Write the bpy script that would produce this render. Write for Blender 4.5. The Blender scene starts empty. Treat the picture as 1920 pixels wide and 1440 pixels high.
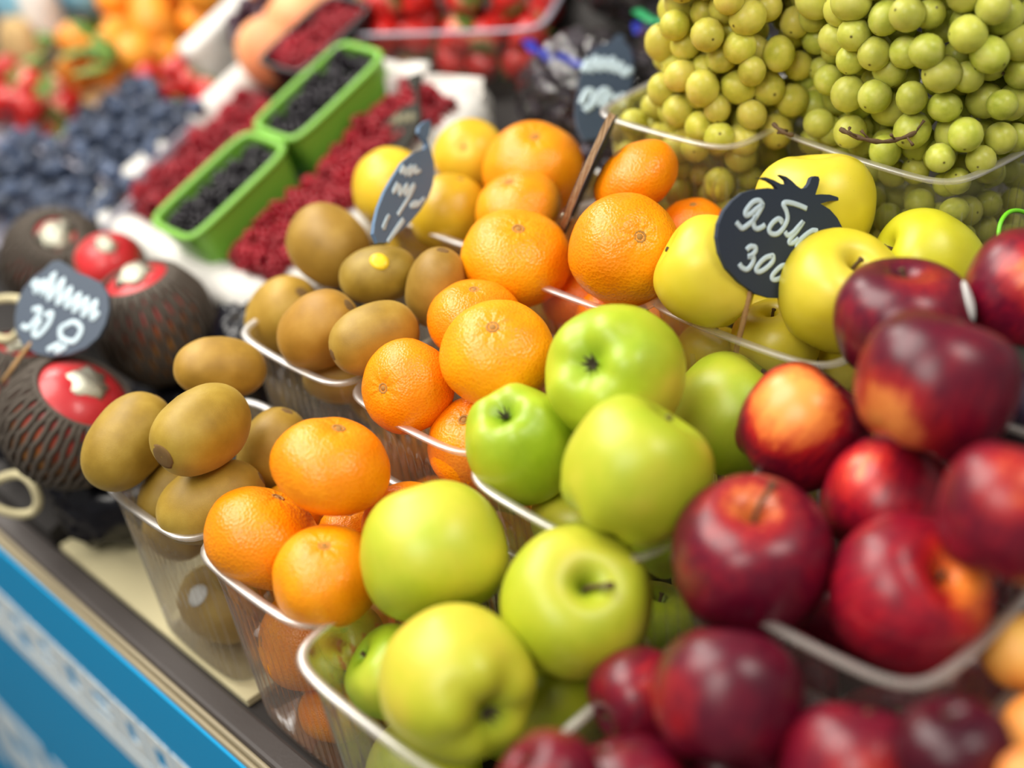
import bpy, bmesh, math, random
import numpy as np
from mathutils import Vector, Matrix, Euler, noise as mnoise

SC = bpy.context.scene
COL = SC.collection
rnd = random.Random(7)

# ------------------------------------------------------------------ camera, light, exposure
cam = bpy.data.cameras.new('camera'); camo = bpy.data.objects.new('camera', cam); COL.objects.link(camo)
camo.matrix_world = Matrix(((0.691978, -0.328183, 0.643010, 0.000000), (0.713548, 0.446166, -0.540171, 0.000000), (-0.109615, 0.832606, 0.542911, 1.400000), (0, 0, 0, 1)))
cam.sensor_width = 36.0; cam.lens = 36.0 * 2600 / 1920
cam.dof.use_dof = True; cam.dof.focus_distance = 0.805; cam.dof.aperture_fstop = 1.95
cam.clip_start = 0.02
SC.camera = camo

SC.view_settings.view_transform = 'Standard'; SC.view_settings.look = 'None'
SC.view_settings.gamma = 1.0; SC.view_settings.use_curve_mapping = False
SC.view_settings.exposure = -0.42

world = bpy.data.worlds.new('hall_ambient'); SC.world = world; world.use_nodes = True
bg = world.node_tree.nodes['Background']; bg.inputs[0].default_value = (1.0, 0.97, 0.93, 1); bg.inputs[1].default_value = 0.32

def lamp(name, loc, target, size, power, color=(1, .95, .87), shape='DISK', sy=None):
    l = bpy.data.lights.new(name, 'AREA'); l.shape = shape; l.size = size; l.energy = power; l.color = color
    if sy: l.size_y = sy
    o = bpy.data.objects.new(name, l); COL.objects.link(o); o.location = loc
    o.rotation_euler = (Vector(target) - Vector(loc)).to_track_quat('-Z', 'Y').to_euler()
    return o
lamp('ceiling_lamp', (-1.35, 0.05, 2.4), (-.6, .45, .9), 1.3, 50)
lamp('ceiling_lamp', (0.4, 0.75, 2.3), (-.4, .45, .9), 0.55, 13)
lamp('ceiling_lamp', (-0.15, -0.7, 2.3), (-.4, .3, .8), 0.9, 22)
lamp('ceiling_lamp', (-2.6, 1.0, 2.5), (-1.2, .6, .9), 0.8, 30)

# ------------------------------------------------------------------ helpers
def lin(r, g, b):
    f = lambda c: (c/255/12.92) if c <= 10 else ((c/255+.055)/1.055)**2.4
    return (f(r), f(g), f(b), 1)

class NT:
    def __init__(s, name):
        s.m = bpy.data.materials.new(name); s.m.use_nodes = True; s.t = s.m.node_tree
        s.b = s.t.nodes['Principled BSDF']; s.out = s.t.nodes['Material Output']
    def n(s, typ, **k):
        nd = s.t.nodes.new(typ)
        for a, v in k.items():
            if a[0] == '_': nd.inputs[a[1:].replace('_', ' ')].default_value = v
            else: setattr(nd, a, v)
        return nd
    def l(s, a, b): s.t.links.new(a, b)
    def ramp(s, fac, stops):
        r = s.n('ShaderNodeValToRGB'); e = r.color_ramp.elements
        while len(e) < len(stops): e.new(.5)
        for i, (p, c) in enumerate(stops): e[i].position = p; e[i].color = c if len(c) == 4 else (*c, 1)
        s.l(fac, r.inputs[0]); return r.outputs[0]
    def mix(s, fac, a, b, mode='MIX'):
        m = s.n('ShaderNodeMix', data_type='RGBA', blend_type=mode)
        for i, v in ((0, fac), (6, a), (7, b)):
            if hasattr(v, 'links') or isinstance(v, bpy.types.NodeSocket): s.l(v, m.inputs[i])
            else: m.inputs[i].default_value = v
        return m.outputs[2]
    def math(s, op, a, b=None, clamp=False):
        m = s.n('ShaderNodeMath', operation=op, use_clamp=clamp)
        for i, v in ((0, a), (1, b)):
            if v is None: continue
            if isinstance(v, bpy.types.NodeSocket): s.l(v, m.inputs[i])
            else: m.inputs[i].default_value = v
        return m.outputs[0]
    def coords(s, scale=(1, 1, 1)):
        tc = s.n('ShaderNodeTexCoord'); mp = s.n('ShaderNodeMapping'); mp.inputs['Scale'].default_value = scale
        s.l(tc.outputs['Object'], mp.inputs[0]); return mp.outputs[0]
    def rand(s): return s.n('ShaderNodeObjectInfo').outputs['Random']
    def noise(s, co, scale, detail=3, rough=.5, seed=True):
        nd = s.n('ShaderNodeTexNoise', noise_dimensions='4D'); nd.inputs['Scale'].default_value = scale
        nd.inputs['Detail'].default_value = detail; nd.inputs['Roughness'].default_value = rough
        s.l(co, nd.inputs['Vector'])
        if seed: s.l(s.math('MULTIPLY', s.rand(), 37.0), nd.inputs['W'])
        return nd.outputs['Fac']
    def voro(s, co, scale, feat='F1', rnd=1.0):
        nd = s.n('ShaderNodeTexVoronoi', feature=feat); nd.inputs['Scale'].default_value = scale
        nd.inputs['Randomness'].default_value = rnd
        s.l(co, nd.inputs['Vector']); return nd
    def bump(s, h, strength, dist):
        b = s.n('ShaderNodeBump'); b.inputs['Strength'].default_value = strength; b.inputs['Distance'].default_value = dist
        s.l(h, b.inputs['Height']); s.l(b.outputs[0], s.b.inputs['Normal']); return b
    def base(s, c):
        if isinstance(c, bpy.types.NodeSocket): s.l(c, s.b.inputs['Base Color'])
        else: s.b.inputs['Base Color'].default_value = c
    def set(s, **k):
        for a, v in k.items(): s.b.inputs[a.replace('_', ' ')].default_value = v
    def tint(s, c):
        return s.mix(1.0, c, s.n('ShaderNodeObjectInfo').outputs['Color'], 'MULTIPLY')

def plain(name, rgb, rough=.5, bumpy=0, bscale=300, **k):
    M = NT(name); M.base(lin(*rgb)); M.set(Roughness=rough, **k)
    if bumpy:
        M.bump(M.noise(M.coords(), bscale, 4), bumpy, .001)
    return M.m

def m_mandarin():
    M = NT('mandarin_peel'); co = M.coords()
    n = M.noise(co, 1.1, 3)
    c = M.ramp(n, [(.3, lin(242, 138, 4)), (.55, lin(250, 156, 6)), (.75, lin(253, 172, 14))])
    v = M.voro(co, 19).outputs['Distance']
    pore = M.ramp(v, [(.1, (1, 1, 1, 1)), (.34, (0, 0, 0, 1))])
    big = M.noise(co, 2.2, 2)
    pf = M.math('MULTIPLY', pore, M.math('MULTIPLY', big, 1.1))
    c = M.mix(pf, c, lin(222, 104, 4))
    M.base(M.tint(c)); M.set(Roughness=.33, Subsurface_Weight=.08, Subsurface_Scale=.006)
    M.b.inputs['Subsurface Radius'].default_value = (1, .4, .1)
    h = M.math('ADD', M.math('MULTIPLY', v, 1.0), M.math('MULTIPLY', M.noise(co, 6, 2), .22))
    M.bump(h, .34, .001); return M.m

def m_gapple():
    M = NT('green_apple_skin'); co = M.coords()
    n = M.noise(co, .75, 3)
    c = M.ramp(n, [(.33, lin(152, 174, 30)), (.5, lin(178, 188, 42)), (.68, lin(206, 194, 66))])
    st = M.noise(M.coords((9, 9, 1.2)), 1.6, 3)
    c = M.mix(M.math('MULTIPLY', st, .25), c, lin(212, 222, 70))
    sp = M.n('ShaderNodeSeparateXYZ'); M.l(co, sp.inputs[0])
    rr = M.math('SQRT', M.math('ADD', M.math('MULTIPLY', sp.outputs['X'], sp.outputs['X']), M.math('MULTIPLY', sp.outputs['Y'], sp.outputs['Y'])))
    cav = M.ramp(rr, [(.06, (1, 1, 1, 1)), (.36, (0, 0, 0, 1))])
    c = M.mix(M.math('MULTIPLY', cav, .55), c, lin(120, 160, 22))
    v = M.voro(co, 11).outputs['Distance']
    d = M.ramp(v, [(.05, (1, 1, 1, 1)), (.09, (0, 0, 0, 1))])
    c = M.mix(M.math('MULTIPLY', d, .35), c, lin(150, 160, 60))
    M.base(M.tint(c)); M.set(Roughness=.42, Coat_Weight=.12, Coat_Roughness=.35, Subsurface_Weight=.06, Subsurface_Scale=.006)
    M.bump(M.noise(co, 14, 3), .06, .001); return M.m

def m_yapple():
    M = NT('yellow_apple_skin'); co = M.coords()
    n = M.noise(co, .8, 3)
    c = M.ramp(n, [(.3, lin(206, 188, 36)), (.5, lin(222, 204, 48)), (.7, lin(230, 212, 72))])
    v = M.voro(co, 12).outputs['Distance']
    d = M.ramp(v, [(.05, (1, 1, 1, 1)), (.085, (0, 0, 0, 1))])
    c = M.mix(M.math('MULTIPLY', d, .6), c, lin(150, 140, 50))
    M.base(M.tint(c)); M.set(Roughness=.4, Coat_Weight=.15, Coat_Roughness=.35, Subsurface_Weight=.06, Subsurface_Scale=.006)
    M.bump(M.noise(co, 14, 3), .06, .001); return M.m

def m_rapple():
    M = NT('red_apple_skin'); co = M.coords()
    n = M.noise(co, .9, 4, .6)
    st = M.noise(M.coords((10, 10, 1.0)), 1.5, 4, .6)
    f = M.math('ADD', M.math('MULTIPLY', n, .65), M.math('MULTIPLY', st, .4))
    c = M.ramp(f, [(.36, lin(68, 6, 28)), (.52, lin(98, 10, 34)), (.7, lin(150, 18, 36))])
    # ground colour shows where the sun did not reach the apple on the tree: one patch per apple
    at = M.n('ShaderNodeAttribute', attribute_type='OBJECT', attribute_name='patch')
    sz = M.n('ShaderNodeAttribute', attribute_type='OBJECT', attribute_name='patch_size')
    tc = M.n('ShaderNodeTexCoord'); nv = M.n('ShaderNodeVectorMath', operation='NORMALIZE'); M.l(tc.outputs['Object'], nv.inputs[0])
    dt = M.n('ShaderNodeVectorMath', operation='DOT_PRODUCT'); M.l(nv.outputs[0], dt.inputs[0]); M.l(at.outputs['Vector'], dt.inputs[1])
    e = M.math('ADD', dt.outputs['Value'], M.math('MULTIPLY', M.math('SUBTRACT', M.noise(co, 2.2, 4, .6), .5), .35))
    e = M.math('ADD', e, M.math('MULTIPLY', M.math('SUBTRACT', st, .5), .22))
    e = M.math('ADD', M.math('SUBTRACT', e, 1.0), sz.outputs['Fac'])
    glow = M.ramp(e, [(-.0, (0, 0, 0, 1)), (.36, (1, 1, 1, 1))])
    core = M.ramp(e, [(.16, (0, 0, 0, 1)), (.4, (1, 1, 1, 1))])
    c = M.mix(glow, c, lin(206, 44, 34)); c = M.mix(core, c, lin(240, 160, 74))
    v = M.voro(co, 13).outputs['Distance']
    d = M.ramp(v, [(.045, (1, 1, 1, 1)), (.09, (0, 0, 0, 1))])
    c = M.mix(M.math('MULTIPLY', d, .3), c, lin(214, 130, 110))
    M.base(M.tint(c)); M.set(Specular_IOR_Level=.38, Roughness=.34, Coat_Weight=.2, Coat_Roughness=.3)
    M.bump(M.noise(co, 12, 3), .05, .001); return M.m

def m_kiwi():
    M = NT('kiwi_skin'); co = M.coords()
    n = M.noise(co, 1.2, 4)
    c = M.ramp(n, [(.3, lin(150, 118, 32)), (.5, lin(172, 138, 46)), (.7, lin(190, 158, 66))])
    f = M.noise(co, 38, 3, .7)
    c = M.mix(M.math('MULTIPLY', f, .35), c, lin(124, 90, 34))
    M.base(M.tint(c)); M.set(Roughness=.5, Sheen_Weight=.25, Sheen_Roughness=.4)
    M.b.inputs['Sheen Tint'].default_value = lin(220, 200, 140)
    M.bump(f, .25, .0006); return M.m

def m_smooth(name, lo, hi, rough=.35, scale=1.2, sss=.05, coat=0, bump=.05, pscale=16):
    M = NT(name); co = M.coords(); n = M.noise(co, scale, 4)
    M.base(M.tint(M.ramp(n, [(.32, lin(*lo)), (.68, lin(*hi))])))
    M.set(Roughness=rough, Subsurface_Weight=sss, Subsurface_Scale=.005, Coat_Weight=coat)
    if bump: M.bump(M.noise(co, pscale, 3), bump, .001)
    return M.m

def m_straw():
    M = NT('strawberry_flesh'); co = M.coords()
    c = M.ramp(M.noise(co, 1.5, 4), [(.32, lin(184, 12, 18)), (.68, lin(222, 44, 38))])
    sp = M.n('ShaderNodeSeparateXYZ'); M.l(co, sp.inputs[0])
    c = M.mix(M.ramp(sp.outputs['Z'], [(.35, (0, 0, 0, 1)), (.75, (1, 1, 1, 1))]), c, lin(236, 190, 150))
    v = M.voro(co, 6, rnd=.4).outputs['Distance']
    c = M.mix(M.ramp(v, [(.07, (1, 1, 1, 1)), (.12, (0, 0, 0, 1))]), c, lin(226, 180, 90))
    M.base(M.tint(c)); M.set(Roughness=.3, Coat_Weight=.3, Subsurface_Weight=.1, Subsurface_Scale=.004)
    M.bump(v, .4, .001); return M.m

def m_netted():
    M = NT('netted_fruit_skin'); co = M.coords(); n = M.noise(co, .9, 4)
    c = M.ramp(n, [(.32, lin(176, 22, 34)), (.68, lin(214, 54, 58))])
    sp = M.n('ShaderNodeSeparateXYZ'); M.l(co, sp.inputs[0])
    z = M.math('ADD', sp.outputs['Z'], M.math('MULTIPLY', M.math('SUBTRACT', n, .5), .8))
    f = M.ramp(z, [(.0, (1, 1, 1, 1)), (.55, (0, 0, 0, 1))])
    c = M.mix(f, c, M.ramp(M.noise(co, 2.0, 4), [(.35, lin(96, 52, 24)), (.6, lin(176, 116, 44))]))
    M.base(M.tint(c)); M.set(Roughness=.38, Coat_Weight=.2); return M.m

def m_grape():
    M = NT('grape_skin'); co = M.coords(); n = M.noise(co, 1.3, 3)
    c = M.ramp(n, [(.3, lin(180, 188, 66)), (.5, lin(202, 206, 90)), (.72, lin(218, 216, 122))])
    c = M.mix(M.math('MULTIPLY', M.rand(), .45), c, lin(218, 204, 112))
    nv = M.n('ShaderNodeVectorMath', operation='NORMALIZE'); M.l(co, nv.inputs[0]); tc = M.n('ShaderNodeSeparateXYZ'); M.l(nv.outputs[0], tc.inputs[0])
    dot = M.ramp(tc.outputs['Z'], [(.9955, (0, 0, 0, 1)), (.998, (1, 1, 1, 1))])
    c = M.mix(dot, c, lin(84, 70, 30))
    M.base(M.tint(c)); M.set(Roughness=.34, Subsurface_Weight=.7, Subsurface_Scale=.007, Transmission_Weight=.12, IOR=1.36)
    M.b.inputs['Subsurface Radius'].default_value = (1, .8, .25)
    return M.m

def m_clear(name, haze=.1, tint=(1, 1, 1, 1), rough=.12, gl=.5):
    M = NT(name); t = M.t; t.nodes.remove(M.b)
    tr = M.n('ShaderNodeBsdfTransparent'); tr.inputs[0].default_value = tint
    g = M.n('ShaderNodeBsdfGlossy'); g.inputs['Roughness'].default_value = rough; g.inputs[0].default_value = (1, 1, 1, 1)
    d = M.n('ShaderNodeBsdfDiffuse'); d.inputs[0].default_value = lin(212, 204, 194)
    tl = M.n('ShaderNodeBsdfTranslucent'); tl.inputs[0].default_value = lin(236, 232, 222)
    dd = M.n('ShaderNodeMixShader'); dd.inputs[0].default_value = .5; M.l(d.outputs[0], dd.inputs[1]); M.l(tl.outputs[0], dd.inputs[2])
    lw = M.n('ShaderNodeLayerWeight'); lw.inputs[0].default_value = .35
    m1 = M.n('ShaderNodeMixShader'); m1.inputs[0].default_value = haze
    M.l(tr.outputs[0], m1.inputs[1]); M.l(dd.outputs[0], m1.inputs[2])
    m2 = M.n('ShaderNodeMixShader'); M.l(M.math('MULTIPLY', lw.outputs['Fresnel'], gl), m2.inputs[0])
    M.l(m1.outputs[0], m2.inputs[1]); M.l(g.outputs[0], m2.inputs[2])
    M.l(m2.outputs[0], M.out.inputs[0]); return M.m

MAT = dict(mand=m_mandarin(), gapple=m_gapple(), yapple=m_yapple(), rapple=m_rapple(), kiwi=m_kiwi(), grape=m_grape(),
    lemon=m_smooth('yellow_citrus_peel', (216, 170, 30), (236, 196, 54), .34, bump=.25, pscale=22),
    apricot=m_smooth('apricot_skin', (236, 150, 60), (246, 190, 96), .5, .9),
    peach=m_smooth('peach_skin', (232, 140, 96), (246, 196, 140), .6, .8),
    netted=m_netted(),
    rasp=m_smooth('raspberry_flesh', (128, 4, 26), (172, 14, 40), .35, 2, .15),
    black=m_smooth('blackberry_flesh', (14, 12, 18), (40, 32, 44), .3, 2, 0),
    blue=m_smooth('blueberry_skin', (34, 46, 68), (84, 98, 124), .55, 1.2, 0),
    straw=m_straw(),
    dgrape=m_smooth('dark_grape_skin', (22, 16, 30), (64, 44, 60), .3, 1.2, 0),
    plum=m_smooth('plum_skin', (20, 18, 34), (54, 40, 62), .35, 1.2, 0),
    stem=plain('woody_stem', (92, 70, 44), .8, .4, 900), green_stem=plain('green_leaf', (96, 130, 44), .6, .2, 400),
    calyx=plain('dry_calyx', (74, 66, 44), .9, .5, 700), scar=plain('stem_scar', (176, 128, 62), .8, .4, 900),
    navel=plain('kiwi_navel', (134, 102, 54), .9, .6, 900),
    clear=m_clear('clear_plastic', .08), ridge=m_clear('clear_plastic_ridge', .24, rough=.25, gl=.7), rim=m_clear('clear_plastic_rim', .26, rough=.4, gl=.32), film=m_clear('clear_film', .05, rough=.06, gl=1.0),
    board=plain('black_chalkboard', (38, 50, 68), .7, .15, 500), board_worn=plain('worn_chalkboard', (62, 76, 94), .5, .15, 500), chalk=plain('chalk_marker', (196, 216, 226), .6),  # second board is lightened: sheen of reflected light put into its colour
    board_dark=plain('dark_board', (38, 36, 28), .75, .15, 500), chalk_dim=plain('worn_chalk_marker', (126, 122, 96), .7),
    board_blue=plain('blue_grey_chalkboard', (84, 112, 142), .6, .15, 500), edge=plain('raw_board_edge', (150, 120, 88), .7, .6, 350), wood=plain('split_wood', (170, 132, 84), .75, .5, 500),  # kiwi sign board: bluish reflected light is painted into its blue-grey
    white=plain('white_foam', (226, 224, 218), .7, .2, 150), paper=plain('white_paper', (230, 226, 220), .8, .2, 80),
    gplastic=plain('green_plastic', (122, 184, 62), .4, .08, 60), bplastic=plain('black_plastic', (14, 14, 18), .35, .1, 60),
    bag=plain('black_bag_film', (10, 10, 20), .22, .5, 45), sleeve=plain('dark_foam_net', (84, 75, 66), .75, .3, 800),
    foil=plain('silver_foil', (196, 194, 176), .18, .5, 90, Metallic=.85), sticker_y=plain('yellow_sticker', (240, 206, 40), .35),
    sticker_w=plain('white_sticker', (232, 234, 230), .4), cream=plain('cream_cardboard', (206, 196, 156), .85, .2, 120),
    dark=plain('dark_trim', (72, 66, 64), .5, .2, 260), beige=plain('beige_trim', (168, 156, 128), .55, .1, 200),
    blue_panel=plain('blue_panel', (0, 160, 222), .5, .05, 40, Specular_IOR_Level=.25), print_=plain('white_print', (240, 250, 252), .5, Specular_IOR_Level=.25),
    floor=plain('grey_floor', (120, 116, 110), .7, .2, 30), deckm=plain('dark_display_board', (40, 36, 34), .7, .2, 80),
    purple=plain('purple_print', (92, 60, 72), .6), lav=plain('frosted_rim', (170, 168, 182), .5), bluebag=plain('pale_blue_film', (160, 226, 255), .35, .3, 30),
    bluez=plain('blue_seal', (14, 40, 160), .35), greenz=plain('green_seal', (20, 150, 90), .35), tie=plain('green_cable_tie', (120, 214, 40), .35),
    kraft=plain('kraft_cardboard', (196, 164, 112), .85, .2, 90), post=plain('grey_post', (104, 120, 140), .5))
def netmat():
    M = MAT['netted']; return M

def link(name, me, mat=None, parent=None):
    o = bpy.data.objects.new(name, me); COL.objects.link(o)
    if mat is not None and not me.materials: me.materials.append(mat)
    if parent: o.parent = parent
    return o
def tag(o, label, cat, group=None):
    o['label'] = label; o['category'] = cat
    if group: o['group'] = group
    return o
def empty(name, loc=(0, 0, 0)):
    o = bpy.data.objects.new(name, None); o.empty_display_size = .02; COL.objects.link(o); o.location = loc; return o
def mesh(name, V, F, smooth=True):
    me = bpy.data.meshes.new(name); me.from_pydata([tuple(v) for v in V], [], F); me.update()
    if smooth: me.polygons.foreach_set('use_smooth', [True] * len(me.polygons))
    return me
def axis_rot(v, spin=0.0):
    return Vector(v).normalized().to_track_quat('Z', 'Y') @ Euler((0, 0, spin)).to_quaternion()

def catmull(P, n):
    P = [Vector((*p, 0)) if len(p) == 2 else Vector(p) for p in P]; out = []
    for i in range(len(P) - 1):
        a, b, c, d = P[max(i-1, 0)], P[i], P[i+1], P[min(i+2, len(P)-1)]
        for k in range(n):
            t = k / n
            out.append(.5 * ((2*b) + (c-a)*t + (2*a-5*b+4*c-d)*t*t + (3*b-a-3*c+d)*t**3))
    out.append(P[-1]); return out

def lathe(name, prof, seg, fn=None):
    V = []; F = []; n = len(prof)
    for r, z in prof[1:-1]:
        for k in range(seg):
            a = 2*math.pi*k/seg; V.append(Vector((r*math.cos(a), r*math.sin(a), z)))
    top = len(V); V.append(Vector((0, 0, prof[0][1]))); bot = len(V); V.append(Vector((0, 0, prof[-1][1])))
    for i in range(n - 3):
        for k in range(seg):
            a = i*seg+k; b = i*seg+(k+1) % seg
            F.append((a, a+seg, b+seg, b))
    for k in range(seg):
        F.append((top, k, (k+1) % seg)); q = (n-3)*seg
        F.append((bot, q+(k+1) % seg, q+k))
    if fn: V = [fn(v) for v in V]
    return mesh(name, V, F)

def tube_data(path, rad, seg=8, flat=1.0, closed=False, up=None):
    P = [Vector(p) for p in path]; V = []; F = []; n = len(P)
    R = rad if isinstance(rad, (list, tuple)) else [rad]*n
    N = None
    for i, p in enumerate(P):
        if closed: t = P[(i+1) % n] - P[i-1]
        else: t = P[min(i+1, n-1)] - P[max(i-1, 0)]
        t = t.normalized() if t.length > 0 else Vector((0, 0, 1))
        if up is not None: N = Vector(up); N = (N - t*N.dot(t)).normalized()
        elif N is None:
            N = t.orthogonal().normalized()
        else: N = (N - t*N.dot(t)).normalized()
        B = t.cross(N)
        for k in range(seg):
            a = 2*math.pi*k/seg; V.append(p + (B*math.cos(a) + N*math.sin(a)*flat)*R[i])
    for i in range(n if closed else n-1):
        j = (i+1) % n
        for k in range(seg):
            F.append((i*seg+k, i*seg+(k+1) % seg, j*seg+(k+1) % seg, j*seg+k))
    if not closed:
        F.append(tuple(range(seg))[::-1]); F.append(tuple((n-1)*seg+k for k in range(seg)))
    return V, F
def tube(name, path, rad, seg=8, **k): return mesh(name, *tube_data(path, rad, seg, **k))
def join(parts):
    V = []; F = []
    for v, f in parts:
        o = len(V); V += list(v); F += [tuple(i+o for i in q) for q in f]
    return V, F
def box_data(lo, hi):
    x0, y0, z0 = lo; x1, y1, z1 = hi
    V = [(x0, y0, z0), (x1, y0, z0), (x1, y1, z0), (x0, y1, z0), (x0, y0, z1), (x1, y0, z1), (x1, y1, z1), (x0, y1, z1)]
    return [Vector(v) for v in V], [(3, 2, 1, 0), (4, 5, 6, 7), (0, 1, 5, 4), (1, 2, 6, 5), (2, 3, 7, 6), (3, 0, 4, 7)]
def bevel(o, w, n=2):
    m = o.modifiers.new('bevel', 'BEVEL'); m.width = w; m.segments = n; m.limit_method = 'ANGLE'; return o
def box(name, lo, hi, mat, parent=None, bev=.002):
    o = link(name, mesh(name, *box_data(lo, hi), smooth=False), mat, parent)
    if bev: bevel(o, bev)
    return o

# ------------------------------------------------------------------ fruit meshes (unit radius)
def wob(seed, amp):
    off = Vector((seed*7.13 % 50, seed*3.77 % 50, seed*1.91 % 50))
    def f(v):
        d = v.normalized() if v.length > 1e-6 else Vector((0, 0, 1))
        return v * (1 + amp*(mnoise.noise(d*1.1+off)) + amp*.35*mnoise.noise(d*2.6+off))
    return f
APPLE = [(0, .48), (.03, .485), (.055, .54), (.09, .64), (.14, .74), (.21, .815), (.31, .865), (.44, .875), (.62, .82), (.79, .69), (.93, .46), (1.0, .16), (.985, -.17), (.89, -.5), (.73, -.76), (.55, -.9), (.38, -.92), (.24, -.86), (.13, -.78), (.05, -.75), (0, -.75)]
def apple_mesh(seed, lobes=.03, q=1.0):
    w = wob(seed, .04); ph = seed*1.3
    def fn(v):
        a = math.atan2(v.y, v.x); rr = math.hypot(v.x, v.y)
        k = 1 + lobes*math.cos(5*a+ph)*max(0, -v.z+.15)*.8 + lobes*.5*math.cos(3*a+ph*2)*max(0, v.z)
        dz = lobes*.9*math.cos(5*a+ph)*(1 if v.z < -.7 else 0)*min(1, rr/.5)
        return w(Vector((v.x*k, v.y*k, v.z*q - dz)))
    prof = [(p.x, p.y) for p in catmull(APPLE, 3)]; prof[0] = (0, prof[0][1]); prof[-1] = (0, prof[-1][1])
    prof = [(max(0, r), z) for r, z in prof]
    return lathe('apple_body', prof, 44, fn)
def mand_mesh(seed, q=.85):
    w = wob(seed, .05)
    prof = []
    n = 30
    for i in range(n+1):
        t = math.pi*i/n; r = math.sin(t); z = math.cos(t)
        r = abs(r)**.93; z = math.copysign(abs(z)**.97, z)*q
        if z > 0: z -= .07*q*math.exp(-(r/.2)**2)
        else: z += .05*q*math.exp(-(r/.2)**2)
        prof.append((r if 0 < i < n else 0, z))
    def fn(v):
        a = math.atan2(v.y, v.x); rr = math.hypot(v.x, v.y)
        s = math.exp(-((rr-.25)/.16)**2)*(1 if v.z > 0 else .3)
        return w(Vector((v.x, v.y, v.z + .008*s*math.sin(9*a+seed) + .004*s*math.sin(17*a+seed*2))))
    return lathe('mandarin_body', prof, 48, fn)
def kiwi_mesh(seed, q=1.3):
    w = wob(seed, .035); n = 26; prof = []
    for i in range(n+1):
        t = math.pi*i/n; r = abs(math.sin(t))**.86; z = math.copysign(abs(math.cos(t))**.96, math.cos(t))*q
        prof.append((r if 0 < i < n else 0, z))
    return lathe('kiwi_body', prof, 36, lambda v: w(Vector((v.x, v.y*.95, v.z))))
def round_mesh(seed, q=1.0, amp=.04, groove=0, n=22, seg=32, dimple=.08):
    w = wob(seed, amp); prof = []
    for i in range(n+1):
        t = math.pi*i/n; r = math.sin(t); z = math.cos(t)*q - (dimple*math.exp(-(r/.18)**2) if t < 1 else 0)
        prof.append((r if 0 < i < n else 0, z))
    def fn(v):
        a = math.atan2(v.y, v.x)
        return w(v * (1 - groove*math.exp(-(a/.25)**2)*min(1, math.hypot(v.x, v.y)*2)))
    return lathe('fruit_body', prof, seg, fn)

def apple_stem(length=.34, bend=.12, az=0.0, r=.035):
    pts = [(0, 0, .58), (bend*.15, 0, .58+length*.35), (bend*.5, 0, .58+length*.7), (bend, 0, .58+length)]
    pts = [Matrix.Rotation(az, 3, 'Z') @ Vector(p) for p in pts]
    return tube('stem', [Vector(p) for p in catmull(pts, 3)], [r*(1+.5*(i > 7)) for i in range(10)], 7)
def apple_calyx(seed):
    r = random.Random(seed); parts = []
    for k in range(6):
        a = k*1.047 + r.uniform(-.2, .2)
        d = Vector((math.cos(a), math.sin(a), 0)); b = Vector((0, 0, -.74))
        parts.append(tube_data([b, b+d*.07+Vector((0, 0, -.06)), b+d*.13+Vector((0, 0, -.15-r.random()*.05))], [.03, .035, .008], 5, flat=.5))
    return mesh('calyx', *join(parts))
def scar_mesh():
    parts = [tube_data([Vector((.075*math.cos(a), .075*math.sin(a), 0)) for a in [2*math.pi*k/12 for k in range(12)]], .02, 6, closed=True)]
    parts.append(tube_data([(0, 0, -.03), (0, 0, .012)], [.05, .045], 8))
    return mesh('stem_scar', *join(parts))
def navel_mesh():
    prof = [(0, .03), (.05, .05), (.1, .035), (.15, .04), (.2, .02), (.24, 0), (.2, -.06), (0, -.08)]
    return lathe('navel', prof, 18, lambda v: v*(1+.12*mnoise.noise(v*18)))
SCAR = scar_mesh(); NAVEL = navel_mesh()
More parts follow.
